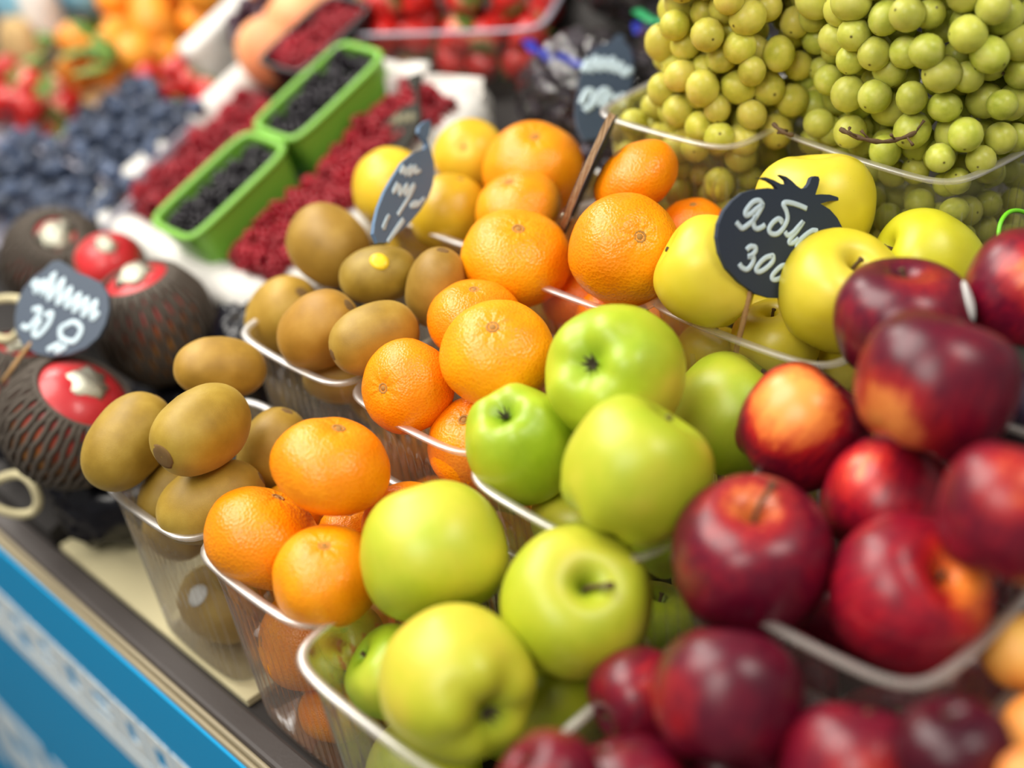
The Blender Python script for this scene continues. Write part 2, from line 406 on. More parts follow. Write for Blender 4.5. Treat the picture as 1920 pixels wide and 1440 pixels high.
FR = {
 'm1': ('mand', (-0.5506, 0.325, 0.9547), 0.0335, (0.122, 0.329, 0.936), 0.74),
 'm2': ('mand', (-0.5791, 0.287, 0.9126), 0.0338, (0.09, 0.563, 0.822), 0.8),
 'm3': ('mand', (-0.521, 0.2889, 0.9136), 0.0299, (0.169, 0.029, 0.985), 0.88),
 'm4': ('mand', (-0.5241, 0.3503, 0.9067), 0.0275, (0.493, -0.016, 0.87), 0.85),
 'm5': ('mand', (-0.6095, 0.3246, 0.8924), 0.0194, (0.088, 0.025, 0.996), 0.85),
 'm6': ('mand', (-0.5649, 0.3349, 0.8918), 0.0189, (0.135, 0.125, 0.983), 0.85),
 'a1': ('gapple', (-0.4708, 0.3273, 0.9316), 0.0395, (0.697, -0.398, -0.596), 0.9),
 'a2': ('gapple', (-0.3884, 0.3491, 0.9283), 0.0385, (0.523, -0.171, 0.835), 0.9),
 'a3': ('gapple', (-0.4025, 0.2793, 0.9176), 0.0372, (0.974, -0.194, 0.118), 0.96),
 'a4': ('gapple', (-0.4746, 0.2883, 0.8712), 0.0259, (-0.523, -0.48, 0.704), 0.9),
 'a5': ('gapple', (-0.4028, 0.3379, 0.8639), 0.0324, (-0.231, -0.191, 0.954), 0.9),
 'r1': ('rapple', (-0.2855, 0.3409, 0.9376), 0.0336, (-0.351, 0.692, 0.63), 0.93),
 'r2': ('rapple', (-0.3333, 0.3333, 0.9093), 0.0254, (-0.216, -0.975, -0.041), 0.93),
 'r3': ('rapple', (-0.2229, 0.3513, 0.9229), 0.0342, (-0.203, 0.605, 0.77), 0.93),
 'r4': ('rapple', (-0.3033, 0.2884, 0.9003), 0.0323, (-0.628, 0.233, 0.742), 0.93),
 'r5': ('rapple', (-0.3114, 0.2532, 0.9379), 0.0226, (-0.488, -0.351, 0.799), 0.93),
 'r6': ('rapple', (-0.184, 0.3569, 0.9596), 0.0233, (-0.264, 0.195, 0.945), 0.93),
 'r7': ('rapple', (-0.3196, 0.4029, 0.9583), 0.0385, (0.089, -0.046, 0.995), 0.97),
 'r8': ('rapple', (-0.2521, 0.432, 0.9533), 0.0373, (0.642, -0.021, 0.766), 0.92),
 'r9': ('rapple', (-0.2957, 0.4812, 0.9553), 0.0319, (0.211, -0.841, -0.498), 0.92),
 'r10': ('rapple', (-0.3554, 0.4925, 0.9691), 0.0336, (0.343, 0.638, 0.689), 0.97),
 'r11': ('rapple', (-0.2803, 0.4937, 1.0255), 0.0373, (-0.003, 0.572, 0.82), 0.93),
 'r12': ('rapple', (-0.3298, 0.5412, 1.0194), 0.035, (-0.04, 0.158, 0.987), 0.9),
 'r13': ('rapple', (-0.2171, 0.4532, 1.0052), 0.0322, (-0.069, 0.636, 0.768), 0.95),
 'r14': ('rapple', (-0.2934, 0.6, 1.0209), 0.0318, (0.409, 0.471, 0.782), 0.95),
 'g1': ('gapple', (-0.4418, 0.4431, 0.9946), 0.038, (0.125, -0.724, 0.678), 0.86),
 'g2': ('gapple', (-0.4746, 0.3995, 0.9592), 0.031, (0.051, -0.36, 0.932), 1.08),
 'g3': ('gapple', (-0.3873, 0.399, 0.9825), 0.0372, (0.169, 0.672, 0.721), 0.95),
 'g4': ('gapple', (-0.4155, 0.5096, 0.9431), 0.035, (0.273, 0.643, 0.716), 0.97),
 'g5': ('gapple', (-0.4495, 0.4131, 0.9098), 0.0269, (-0.05, 0.166, 0.985), 0.9),
 'n1': ('mand', (-0.5189, 0.4285, 0.9859), 0.0331, (0.252, -0.262, 0.932), 0.82),
 'n2': ('mand', (-0.5669, 0.3963, 0.9623), 0.0283, (0.173, -0.858, 0.483), 0.86),
 'n3': ('mand', (-0.568, 0.4545, 0.9791), 0.0287, (0.103, 0.053, 0.993), 0.8),
 'n4': ('mand', (-0.5244, 0.4082, 0.9314), 0.0294, (0.094, -0.344, 0.934), 0.95),
 'o1': ('mand', (-0.585, 0.5079, 0.9919), 0.0345, (0.321, -0.082, 0.943), 0.78),
 'o2': ('mand', (-0.5112, 0.5304, 1.0105), 0.0337, (0.712, -0.296, 0.637), 0.92),
 'o3': ('mand', (-0.6231, 0.5487, 0.9997), 0.029, (-0.067, -0.203, 0.977), 0.75),
 'o4': ('mand', (-0.6565, 0.5965, 1.0001), 0.0348, (0.261, -0.12, 0.958), 0.9),
 'o5': ('mand', (-0.548, 0.5828, 1.0264), 0.0294, (-0.55, -0.21, 0.808), 0.68),
 'o6': ('mand', (-0.5125, 0.5944, 0.996), 0.0218, (0.07, -0.005, 0.998), 0.85),
 'o7': ('mand', (-0.5643, 0.5416, 0.9537), 0.0259, (0.064, 0.056, 0.996), 0.85),
 'o8': ('mand', (-0.5211, 0.5253, 0.9568), 0.0248, (0.328, -0.847, -0.417), 0.85),
 'c1': ('lemon', (-0.744, 0.5388, 0.9857), 0.0291, (-0.384, -0.155, 0.91), 1.05),
 'c2': ('lemon', (-0.7186, 0.592, 0.9981), 0.026, (0.493, -0.604, 0.626), 0.92),
 'c3': ('lemon', (-0.6876, 0.5417, 0.9809), 0.0278, (0.237, 0.379, 0.894), 1.0),
 'c4': ('lemon', (-0.7469, 0.5509, 0.9386), 0.0198, (0.223, 0.403, 0.888), 1.0),
 'y1': ('yapple', (-0.4496, 0.5328, 1.0143), 0.031, (-0.759, -0.399, 0.514), 0.98),
 'y2': ('yapple', (-0.4407, 0.6217, 1.0208), 0.0359, (-0.194, 0.248, 0.949), 0.92),
 'y3': ('yapple', (-0.3872, 0.5696, 1.0045), 0.0341, (0.469, -0.077, 0.88), 0.92),
 'y4': ('yapple', (-0.3698, 0.6293, 0.9997), 0.0313, (-0.615, -0.59, 0.523), 0.98),
 'y5': ('yapple', (-0.4264, 0.5641, 0.9599), 0.0259, (-0.128, -0.062, 0.99), 0.95),
 'k1': ('kiwi', (-0.6955, 0.2745, 0.9365), 0.0244, (-0.062, 0.889, 0.454), 1.35),
 'k2': ('kiwi', (-0.6373, 0.2961, 0.9579), 0.0246, (0.203, -0.978, 0.047), 1.3),
 'k3': ('kiwi', (-0.691, 0.345, 0.9548), 0.0198, (0.442, 0.841, -0.313), 1.45),
 'k4': ('kiwi', (-0.6354, 0.2883, 0.9107), 0.0239, (0.445, 0.877, 0.182), 1.4),
 'k5': ('kiwi', (-0.6442, 0.3409, 0.9136), 0.0216, (0.12, 0.538, 0.835), 1.3),
 'k6': ('kiwi', (-0.6781, 0.2836, 0.8992), 0.0182, (0.069, 0.76, 0.646), 1.3),
 'q1': ('kiwi', (-0.7252, 0.4634, 0.9793), 0.0265, (0.948, 0.009, -0.318), 1.2),
 'q2': ('kiwi', (-0.6531, 0.45, 0.9855), 0.0191, (0.629, 0.776, 0.04), 1.32),
 'q3': ('kiwi', (-0.6118, 0.4627, 0.9832), 0.0201, (0.147, 0.257, 0.955), 1.3),
 'q4': ('kiwi', (-0.6086, 0.4082, 0.9752), 0.0214, (-0.262, -0.964, -0.035), 1.32),
 'q5': ('kiwi', (-0.6551, 0.399, 0.9683), 0.0235, (0.641, 0.455, 0.618), 1.25),
 'q6': ('kiwi', (-0.7313, 0.42, 0.9434), 0.0251, (0.676, 0.199, 0.709), 1.2),
 'q7': ('kiwi', (-0.6589, 0.4106, 0.9265), 0.0191, (0.608, 0.775, -0.175), 1.3),
 'p1': ('apricot', (-0.2045, 0.4517, 0.9312), 0.0189, (-0.315, 0.281, 0.906), 0.95),
 'p2': ('apricot', (-0.1745, 0.4217, 0.9209), 0.0213, (0.096, 0.488, 0.867), 0.95),
 'p3': ('apricot', (-0.1501, 0.3553, 0.9696), 0.0141, (-0.375, 0.333, 0.865), 0.95),
 't1': ('netted', (-0.8608, 0.3871, 0.9075), 0.042, (-0.08, -0.092, 0.993), 1.08),
 't2': ('netted', (-0.8211, 0.2875, 0.8903), 0.0443, (0.457, 0.395, 0.797), 0.95),
 't3': ('netted', (-0.9475, 0.403, 0.9211), 0.0272, (0.417, -0.079, 0.906), 1.0),
 't4': ('netted', (-1.0103, 0.3874, 0.9135), 0.041, (0.559, -0.052, 0.827), 1.0),
 't5': ('netted', (-0.9098, 0.2861, 0.8834), 0.0373, (0.202, 0.379, 0.903), 1.1),
 'm7': ('mand', (-0.567, 0.291, 0.838), 0.031, (-0.447, -0.844, 0.298), 0.88),
 'm8': ('mand', (-0.548, 0.287, 0.792), 0.021, (0.229, -0.688, -0.688), 0.88),
 'm10': ('mand', (-0.575, 0.346, 0.804), 0.027, (0.0, 0.0, 1.0), 0.88),
 'm11': ('mand', (-0.522, 0.344, 0.803), 0.026, (0.0, 0.0, 1.0), 0.88),
 'm9': ('mand', (-0.588, 0.305, 0.789), 0.017, (-0.928, 0.206, 0.309), 0.9),
 'm12': ('mand', (-0.523, 0.297, 0.862), 0.019, (0.318, -0.424, 0.848), 0.9),
 'k8': ('kiwi', (-0.672, 0.292, 0.805), 0.025, (0.99, 0.099, 0.099), 1.35),
 'k9': ('kiwi', (-0.672, 0.345, 0.803), 0.023, (0.995, -0.1, 0.0), 1.3),
 'k10': ('kiwi', (-0.637, 0.297, 0.851), 0.02, (0.995, 0.0, 0.1), 1.15),
 'k7': ('kiwi', (-0.69, 0.284, 0.862), 0.019, (0.99, 0.099, 0.099), 1.2),
 'a7': ('gapple', (-0.457, 0.284, 0.808), 0.032, (0.331, 0.331, 0.883), 0.92),
 'a8': ('gapple', (-0.389, 0.288, 0.808), 0.032, (0.0, 0.351, 0.936), 0.92),
 'a9': ('gapple', (-0.455, 0.35, 0.808), 0.031, (0.0, 0.351, 0.936), 0.92),
 'a10': ('gapple', (-0.388, 0.352, 0.808), 0.031, (0.331, 0.331, 0.883), 0.92),
 'p4': ('apricot', (-0.178, 0.425, 0.849), 0.019, (0.0, 0.0, 1.0), 0.95),
 'p5': ('apricot', (-0.138, 0.427, 0.849), 0.019, (0.0, 0.0, 1.0), 0.95),
 'p6': ('apricot', (-0.178, 0.464, 0.849), 0.018, (0.0, 0.0, 1.0), 0.95),
 'p7': ('apricot', (-0.14, 0.463, 0.849), 0.018, (0.0, 0.0, 1.0), 0.95),
 'p8': ('apricot', (-0.172, 0.445, 0.883), 0.017, (0.0, 0.0, 1.0), 0.95),
 'p9': ('apricot', (-0.138, 0.44, 0.884), 0.017, (0.0, 0.0, 1.0), 0.95),
 'r15': ('rapple', (-0.31, 0.295, 0.808), 0.032, (0.0, 0.351, 0.936), 0.92),
 'r16': ('rapple', (-0.243, 0.3, 0.808), 0.032, (0.0, 0.351, 0.936), 0.92),
 'r17': ('rapple', (-0.31, 0.36, 0.808), 0.031, (0.0, 0.351, 0.936), 0.92),
 'r18': ('rapple', (-0.245, 0.363, 0.808), 0.031, (0.0, 0.351, 0.936), 0.92),
 'r19': ('rapple', (-0.3, 0.355, 0.869), 0.029, (0.0, 0.351, 0.936), 0.92),
 'r20': ('rapple', (-0.238, 0.345, 0.867), 0.028, (0.0, 0.351, 0.936), 0.92),
 'r21': ('rapple', (-0.32, 0.42, 0.86), 0.033, (0.0, 0.351, 0.936), 0.92),
 'r22': ('rapple', (-0.25, 0.418, 0.86), 0.033, (0.0, 0.351, 0.936), 0.92),
 'r23': ('rapple', (-0.32, 0.487, 0.86), 0.032, (0.0, 0.351, 0.936), 0.92),
 'r24': ('rapple', (-0.253, 0.485, 0.86), 0.032, (0.0, 0.351, 0.936), 0.92),
 'r25': ('rapple', (-0.29, 0.605, 0.955), 0.032, (0.0, 0.351, 0.936), 0.92),
 'r26': ('rapple', (-0.29, 0.6, 0.892), 0.031, (0.0, 0.351, 0.936), 0.92),
 'g6': ('gapple', (-0.402, 0.435, 0.908), 0.023, (0.0, 0.351, 0.936), 0.92),
 'g7': ('gapple', (-0.457, 0.412, 0.857), 0.029, (0.0, 0.351, 0.936), 0.92),
 'g8': ('gapple', (-0.397, 0.412, 0.857), 0.029, (0.0, 0.351, 0.936), 0.92),
 'g9': ('gapple', (-0.457, 0.472, 0.857), 0.029, (0.0, 0.351, 0.936), 0.92),
 'g10': ('gapple', (-0.397, 0.472, 0.857), 0.029, (0.0, 0.351, 0.936), 0.92),
 'n5': ('mand', (-0.576, 0.407, 0.853), 0.026, (-0.218, -0.873, 0.436), 0.88),
 'n6': ('mand', (-0.522, 0.407, 0.853), 0.025, (0.342, -0.912, 0.228), 0.88),
 'n7': ('mand', (-0.574, 0.461, 0.853), 0.026, (0.0, 0.0, 1.0), 0.88),
 'n8': ('mand', (-0.522, 0.46, 0.853), 0.025, (0.0, 0.0, 1.0), 0.88),
 'q8': ('kiwi', (-0.67, 0.412, 0.851), 0.023, (0.995, 0.1, 0.0), 1.3),
 'q9': ('kiwi', (-0.668, 0.462, 0.851), 0.023, (0.995, -0.1, 0.0), 1.3),
 'q10': ('kiwi', (-0.655, 0.437, 0.897), 0.021, (0.995, 0.1, 0.0), 1.2),
 'o9': ('mand', (-0.578, 0.533, 0.888), 0.027, (0.0, 0.0, 1.0), 0.88),
 'o10': ('mand', (-0.52, 0.533, 0.888), 0.027, (0.0, 0.0, 1.0), 0.88),
 'o11': ('mand', (-0.578, 0.585, 0.887), 0.025, (0.0, 0.0, 1.0), 0.88),
 'o12': ('mand', (-0.522, 0.585, 0.886), 0.025, (0.0, 0.0, 1.0), 0.88),
 'o13': ('mand', (-0.572, 0.583, 0.938), 0.023, (0.0, 0.0, 1.0), 0.88),
 'o14': ('mand', (-0.52, 0.575, 0.935), 0.022, (0.0, 0.0, 1.0), 0.88),
 'c5': ('lemon', (-0.712, 0.568, 0.893), 0.03, (0.196, 0.0, 0.981), 1.0),
 'c6': ('lemon', (-0.648, 0.568, 0.893), 0.03, (0.0, 0.196, 0.981), 1.0),
 'c7': ('lemon', (-0.68, 0.625, 0.893), 0.03, (0.0, 0.196, 0.981), 1.0),
 'c8': ('lemon', (-0.7, 0.6, 0.942), 0.025, (0.0, 0.196, 0.981), 1.0),
 'o15': ('mand', (-0.645, 0.6, 0.945), 0.025, (0.0, 0.196, 0.981), 0.9),
 'y6': ('yapple', (-0.457, 0.553, 0.893), 0.028, (0.0, 0.351, 0.936), 0.92),
 'y7': ('yapple', (-0.396, 0.556, 0.893), 0.028, (0.0, 0.351, 0.936), 0.92),
 'y8': ('yapple', (-0.457, 0.608, 0.888), 0.025, (0.0, 0.351, 0.936), 0.92),
 'y9': ('yapple', (-0.397, 0.61, 0.888), 0.025, (0.0, 0.351, 0.936), 0.92),
 'y10': ('yapple', (-0.455, 0.6, 0.944), 0.025, (0.0, 0.351, 0.936), 0.92),
 'y11': ('yapple', (-0.396, 0.604, 0.941), 0.023, (0.0, 0.351, 0.936), 0.92),
 'y12': ('yapple', (-0.466, 0.551, 0.943), 0.021, (0.0, 0.351, 0.936), 0.92),
}
# labels of the fruit
LB = {
 'm1': ('topmost flattened mandarin on the front mandarin punnet', 'mandarins in the plastic punnets'),
 'm2': ('front-row mandarin at the outer left corner of the front mandarin punnet', 'mandarins in the plastic punnets'),
 'm3': ('mandarin by the front rim corner of the front punnet, beside the green apples', 'mandarins in the plastic punnets'),
 'm4': ('mandarin half hidden behind the uppermost green apple of the front punnet', 'mandarins in the plastic punnets'),
 'm5': ('mandarin peeping out behind the topmost mandarin, on the kiwi side', 'mandarins in the plastic punnets'),
 'm6': ('shaded mandarin under the topmost mandarin of the front punnet', 'mandarins in the plastic punnets'),
 'm7': ('mandarin with a dark stem scar seen through the front punnet wall', 'mandarins in the plastic punnets'),
 'm8': ('mandarin at the bottom of the front punnet, below the one with the dark scar', 'mandarins in the plastic punnets'),
 'm9': ('small mandarin at the bottom left corner inside the front punnet', 'mandarins in the plastic punnets'),
 'm12': ('small mandarin under the front rim beneath the lowest uncovered mandarin', 'mandarins in the plastic punnets'),
 'm10': ('mandarin buried at the back bottom of the front mandarin punnet', 'buried mandarins of the front punnet'),
 'm11': ('mandarin buried at the back bottom of the front mandarin punnet', 'buried mandarins of the front punnet'),
 'a1': ('pale green apple with no stem showing, next to the front mandarins', 'green apples in the plastic punnets'),
 'a2': ('green apple with its stem pointing sideways out of the hollow', 'green apples in the plastic punnets'),
 'a3': ('yellowish green apple showing its dark calyx, nearest the front rim', 'green apples in the plastic punnets'),
 'a4': ('small bright green apple at the left corner of the front apple punnet', 'green apples in the plastic punnets'),
 'a5': ('shaded green apple deep between the three big ones of the front punnet', 'green apples in the plastic punnets'),
 'a7': ('green apple at the bottom front corner of the front apple punnet', 'green apples in the plastic punnets'),
 'a8': ('green apple buried at the bottom of the front apple punnet', 'buried green apples of the front punnet'),
 'a9': ('green apple buried at the bottom of the front apple punnet', 'buried green apples of the front punnet'),
 'a10': ('green apple buried at the bottom of the front apple punnet', 'buried green apples of the front punnet'),
 'g1': ('large green apple on top of the second-row apple punnet', 'green apples in the plastic punnets'),
 'g2': ('narrow green apple with its calyx facing out, beside the mandarins', 'green apples in the plastic punnets'),
 'g3': ('lopsided yellow-green apple with a raised shoulder in the second row', 'green apples in the plastic punnets'),
 'g4': ('darker green apple between the big green ones and the red apples', 'green apples in the plastic punnets'),
 'g5': ('small piece of green apple showing at the second-row punnet rim', 'green apples in the plastic punnets'),
 'g6': ('small green apple wedged under the lopsided yellow-green apple', 'green apples in the plastic punnets'),
 'g7': ('green apple buried at the bottom of the second-row apple punnet', 'buried green apples of the second row'),
 'g8': ('green apple buried at the bottom of the second-row apple punnet', 'buried green apples of the second row'),
 'g9': ('green apple buried at the bottom of the second-row apple punnet', 'buried green apples of the second row'),
 'g10': ('green apple buried at the bottom of the second-row apple punnet', 'buried green apples of the second row'),
 'r1': ('dark red apple with a bright round highlight in the front red punnet', 'red apples in the plastic punnets'),
 'r2': ('small red apple touching the stalked green apple in the front row', 'red apples in the plastic punnets'),
 'r3': ('big red apple cut by the bottom edge of the picture, rightmost of the front reds', 'red apples in the plastic punnets'),
 'r4': ('red apple cut by the bottom edge, beneath the small red one', 'red apples in the plastic punnets'),
 'r5': ('small red apple at the front punnet rim next to the yellowish green apple', 'red apples in the plastic punnets'),
 'r6': ('very dark red apple in shadow below the punnet rim, next to the apricots', 'red apples in the plastic punnets'),
 'r7': ('dark red apple with a long stem and cream hollow in the second row', 'red apples in the plastic punnets'),
 'r8': ('red apple with orange around its hollow at the rim of the red punnet', 'red apples in the plastic punnets'),
 'r9': ('orange-red apple wedged in the middle of the red apple heap', 'red apples in the plastic punnets'),
 'r10': ('red apple with a large yellow patch beside the green apples', 'red apples in the plastic punnets'),
 'r11': ('large glossy dark red apple high on the heap with an orange streak', 'red apples in the plastic punnets'),
 'r12': ('dark red apple with a white sticker in front of the yellow apples', 'red apples in the plastic punnets'),
 'r13': ('crimson apple cut by the right edge of the picture', 'red apples in the plastic punnets'),
 'r14': ('pinkish red apple beside the green cable tie, below the grapes', 'red apples in the plastic punnets'),
 'r15': ('red apple buried at the bottom of the front red punnet', 'buried red apples of the front punnet'),
 'r16': ('red apple buried at the bottom of the front red punnet', 'buried red apples of the front punnet'),
 'r17': ('red apple buried at the bottom of the front red punnet', 'buried red apples of the front punnet'),
 'r18': ('red apple buried at the bottom of the front red punnet', 'buried red apples of the front punnet'),
 'r19': ('red apple buried at the bottom of the front red punnet', 'buried red apples of the front punnet'),
 'r20': ('red apple buried at the bottom of the front red punnet', 'buried red apples of the front punnet'),
 'r21': ('red apple buried at the bottom of the second-row red punnet', 'buried red apples of the second row'),
 'r22': ('red apple buried at the bottom of the second-row red punnet', 'buried red apples of the second row'),
 'r23': ('red apple buried at the bottom of the second-row red punnet', 'buried red apples of the second row'),
 'r24': ('red apple buried at the bottom of the second-row red punnet', 'buried red apples of the second row'),
 'r25': ('red apple hidden under the pinkish red one', 'buried red apples of the third row'),
 'r26': ('red apple hidden under the pinkish red one', 'buried red apples of the third row'),
 'n1': ('large mandarin overhanging the green apples in the second-row punnet', 'mandarins in the plastic punnets'),
 'n2': ('mandarin with its stem scar facing front-left, at the second-row rim corner', 'mandarins in the plastic punnets'),
 'n3': ('mandarin behind the largest one of the second-row punnet, beside the kiwis', 'mandarins in the plastic punnets'),
 'n4': ('mandarin at the second-row rim beside the narrow green apple', 'mandarins in the plastic punnets'),
 'n5': ('mandarin seen through the wall of the second-row punnet, kiwi side', 'mandarins in the plastic punnets'),
 'n6': ('mandarin seen through the wall of the second-row punnet, apple side', 'mandarins in the plastic punnets'),
 'n7': ('mandarin buried at the back bottom of the second-row punnet', 'buried mandarins of the second row'),
 'n8': ('mandarin buried at the back bottom of the second-row punnet', 'buried mandarins of the second row'),
 'o1': ('mandarin on the left front of the third-row punnet, stem scar up', 'mandarins in the plastic punnets'),
 'o2': ('mandarin with its ringed stem scar facing out, beside the yellow apples', 'mandarins in the plastic punnets'),
 'o3': ('mandarin behind the third-row front mandarin, below the large round orange one', 'mandarins in the plastic punnets'),
 'o4': ('large round orange citrus beside the pale yellow one at the back', 'mandarins in the plastic punnets'),
 'o5': ('flattened tilted mandarin behind the edge-on sign, in front of the grapes', 'mandarins in the plastic punnets'),
 'o6': ('sliver of mandarin between the tilted mandarin and the yellow apple', 'mandarins in the plastic punnets'),
 'o7': ('shaded mandarin in the gap below the two front third-row mandarins', 'mandarins in the plastic punnets'),
 'o8': ('mandarin behind the rim of the third-row punnet under the ringed one', 'mandarins in the plastic punnets'),
 'o9': ('mandarin buried at the bottom of the third-row mandarin punnet', 'buried mandarins of the third row'),
 'o10': ('mandarin buried at the bottom of the third-row mandarin punnet', 'buried mandarins of the third row'),
 'o11': ('mandarin buried at the bottom of the third-row mandarin punnet', 'buried mandarins of the third row'),
 'o12': ('mandarin buried at the bottom of the third-row mandarin punnet', 'buried mandarins of the third row'),
 'o13': ('mandarin buried at the bottom of the third-row mandarin punnet', 'buried mandarins of the third row'),
 'o14': ('mandarin buried at the bottom of the third-row mandarin punnet', 'buried mandarins of the third row'),
 'o15': ('mandarin buried under the large round orange citrus', 'mandarins in the plastic punnets'),
 'c1': ('bright yellow citrus behind the leaf-thin kiwi sign', 'yellow citrus in the back punnet'),
 'c2': ('pale yellow citrus with a dimpled top at the back of the punnet', 'yellow citrus in the back punnet'),
 'c3': ('golden yellow citrus in front, beside the kiwi sign', 'yellow citrus in the back punnet'),
 'c4': ('small piece of yellow citrus low behind the kiwi sign', 'yellow citrus in the back punnet'),
 'c5': ('yellow citrus buried at the bottom of the back citrus punnet', 'buried citrus of the back punnet'),
 'c6': ('yellow citrus buried at the bottom of the back citrus punnet', 'buried citrus of the back punnet'),
 'c7': ('yellow citrus buried at the bottom of the back citrus punnet', 'buried citrus of the back punnet'),
 'c8': ('yellow citrus buried at the bottom of the back citrus punnet', 'buried citrus of the back punnet'),
 'y1': ('yellow apple with a lumpy shoulder, left of the black apple sign', 'yellow apples in the plastic punnets'),
 'y2': ('round yellow apple directly behind the black apple sign', 'yellow apples in the plastic punnets'),
 'y3': ('yellow apple with an open hollow, partly covering the apple sign', 'yellow apples in the plastic punnets'),
 'y4': ('greenish yellow apple with a pale stem end below the grapes', 'yellow apples in the plastic punnets'),
 'y5': ('yellow apple low at the punnet rim beside the sign stick', 'yellow apples in the plastic punnets'),
 'y6': ('yellow apple buried at the bottom of the yellow apple punnet', 'buried yellow apples'),
 'y7': ('yellow apple buried at the bottom of the yellow apple punnet', 'buried yellow apples'),
 'y8': ('yellow apple buried at the bottom of the yellow apple punnet', 'buried yellow apples'),
 'y9': ('yellow apple buried at the bottom of the yellow apple punnet', 'buried yellow apples'),
 'y10': ('yellow apple buried at the bottom of the yellow apple punnet', 'buried yellow apples'),
 'y11': ('yellow apple buried at the bottom of the yellow apple punnet', 'buried yellow apples'),
 'y12': ('yellow apple buried at the bottom of the yellow apple punnet', 'buried yellow apples'),
 'k1': ('kiwi standing on end at the outer left corner of the front kiwi punnet', 'kiwis in the plastic punnets'),
 'k2': ('kiwi with its brown navel facing out on top of the front punnet', 'kiwis in the plastic punnets'),
 'k3': ('kiwi lying lengthwise at the back of the front kiwi punnet', 'kiwis in the plastic punnets'),
 'k4': ('kiwi lying along the front rim next to the mandarins', 'kiwis in the plastic punnets'),
 'k5': ('shaded kiwi half hidden behind the topmost front mandarin', 'kiwis in the plastic punnets'),
 'k6': ('pale kiwi showing in the gap under the navel-out kiwi', 'kiwis in the plastic punnets'),
 'k7': ('small kiwi just below the rim at the left of the front punnet', 'kiwis in the plastic punnets'),
 'k8': ('kiwi with a white sticker seen through the front kiwi punnet', 'kiwis in the plastic punnets'),
 'k9': ('kiwi buried in the middle of the front kiwi punnet', 'buried kiwis of the front punnet'),
 'k10': ('kiwi buried in the middle of the front kiwi punnet', 'buried kiwis of the front punnet'),
 'q1': ('dark brown kiwi at the top of the second-row punnet, nearest the raspberries', 'kiwis in the plastic punnets'),
 'q2': ('kiwi with a yellow oval sticker in the second-row punnet', 'kiwis in the plastic punnets'),
 'q3': ('kiwi standing with its dark tip up beside the third-row mandarins', 'kiwis in the plastic punnets'),
 'q4': ('oval green-brown kiwi with its navel to the left, at the second-row rim', 'kiwis in the plastic punnets'),
 'q5': ('orange-brown kiwi tilted in the middle of the second-row punnet', 'kiwis in the plastic punnets'),
 'q6': ('pale kiwi end-on at the outer left corner of the second-row punnet', 'kiwis in the plastic punnets'),
 'q7': ('kiwi bottom just showing at the rim of the second-row punnet', 'kiwis in the plastic punnets'),
 'q8': ('kiwi buried at the bottom of the second-row kiwi punnet', 'buried kiwis of the second row'),
 'q9': ('kiwi buried at the bottom of the second-row kiwi punnet', 'buried kiwis of the second row'),
 'q10': ('kiwi buried at the bottom of the second-row kiwi punnet', 'buried kiwis of the second row'),
 'p1': ('pale orange apricot at the right edge of the picture, highest of three', 'apricots at the right edge'),
 'p2': ('orange apricot with a red blush, middle one at the right edge', 'apricots at the right edge'),
 'p3': ('pink apricot in the bottom right corner', 'apricots at the right edge'),
 't1': ('red-topped fruit in a dark net sleeve standing just right of the oval sign', 'red fruit in dark net sleeves'),
 't2': ('red-topped fruit in a dark net sleeve nearest the stall edge, beside the kiwis', 'red fruit in dark net sleeves'),
 't3': ('red netted fruit tucked behind the oval chalk sign', 'red fruit in dark net sleeves'),
 't4': ('netted fruit at the back left, below the blueberries', 'red fruit in dark net sleeves'),
 't5': ('netted fruit at the left edge under the oval sign', 'red fruit in dark net sleeves'),
 'p4': ('apricot low inside the punnet at the right edge', 'buried apricots'),
 'p5': ('apricot low inside the punnet at the right edge', 'buried apricots'),
 'p6': ('apricot low inside the punnet at the right edge', 'buried apricots'),
 'p7': ('apricot low inside the punnet at the right edge', 'buried apricots'),
 'p8': ('apricot low inside the punnet at the right edge', 'buried apricots'),
 'p9': ('apricot low inside the punnet at the right edge', 'buried apricots'),
}
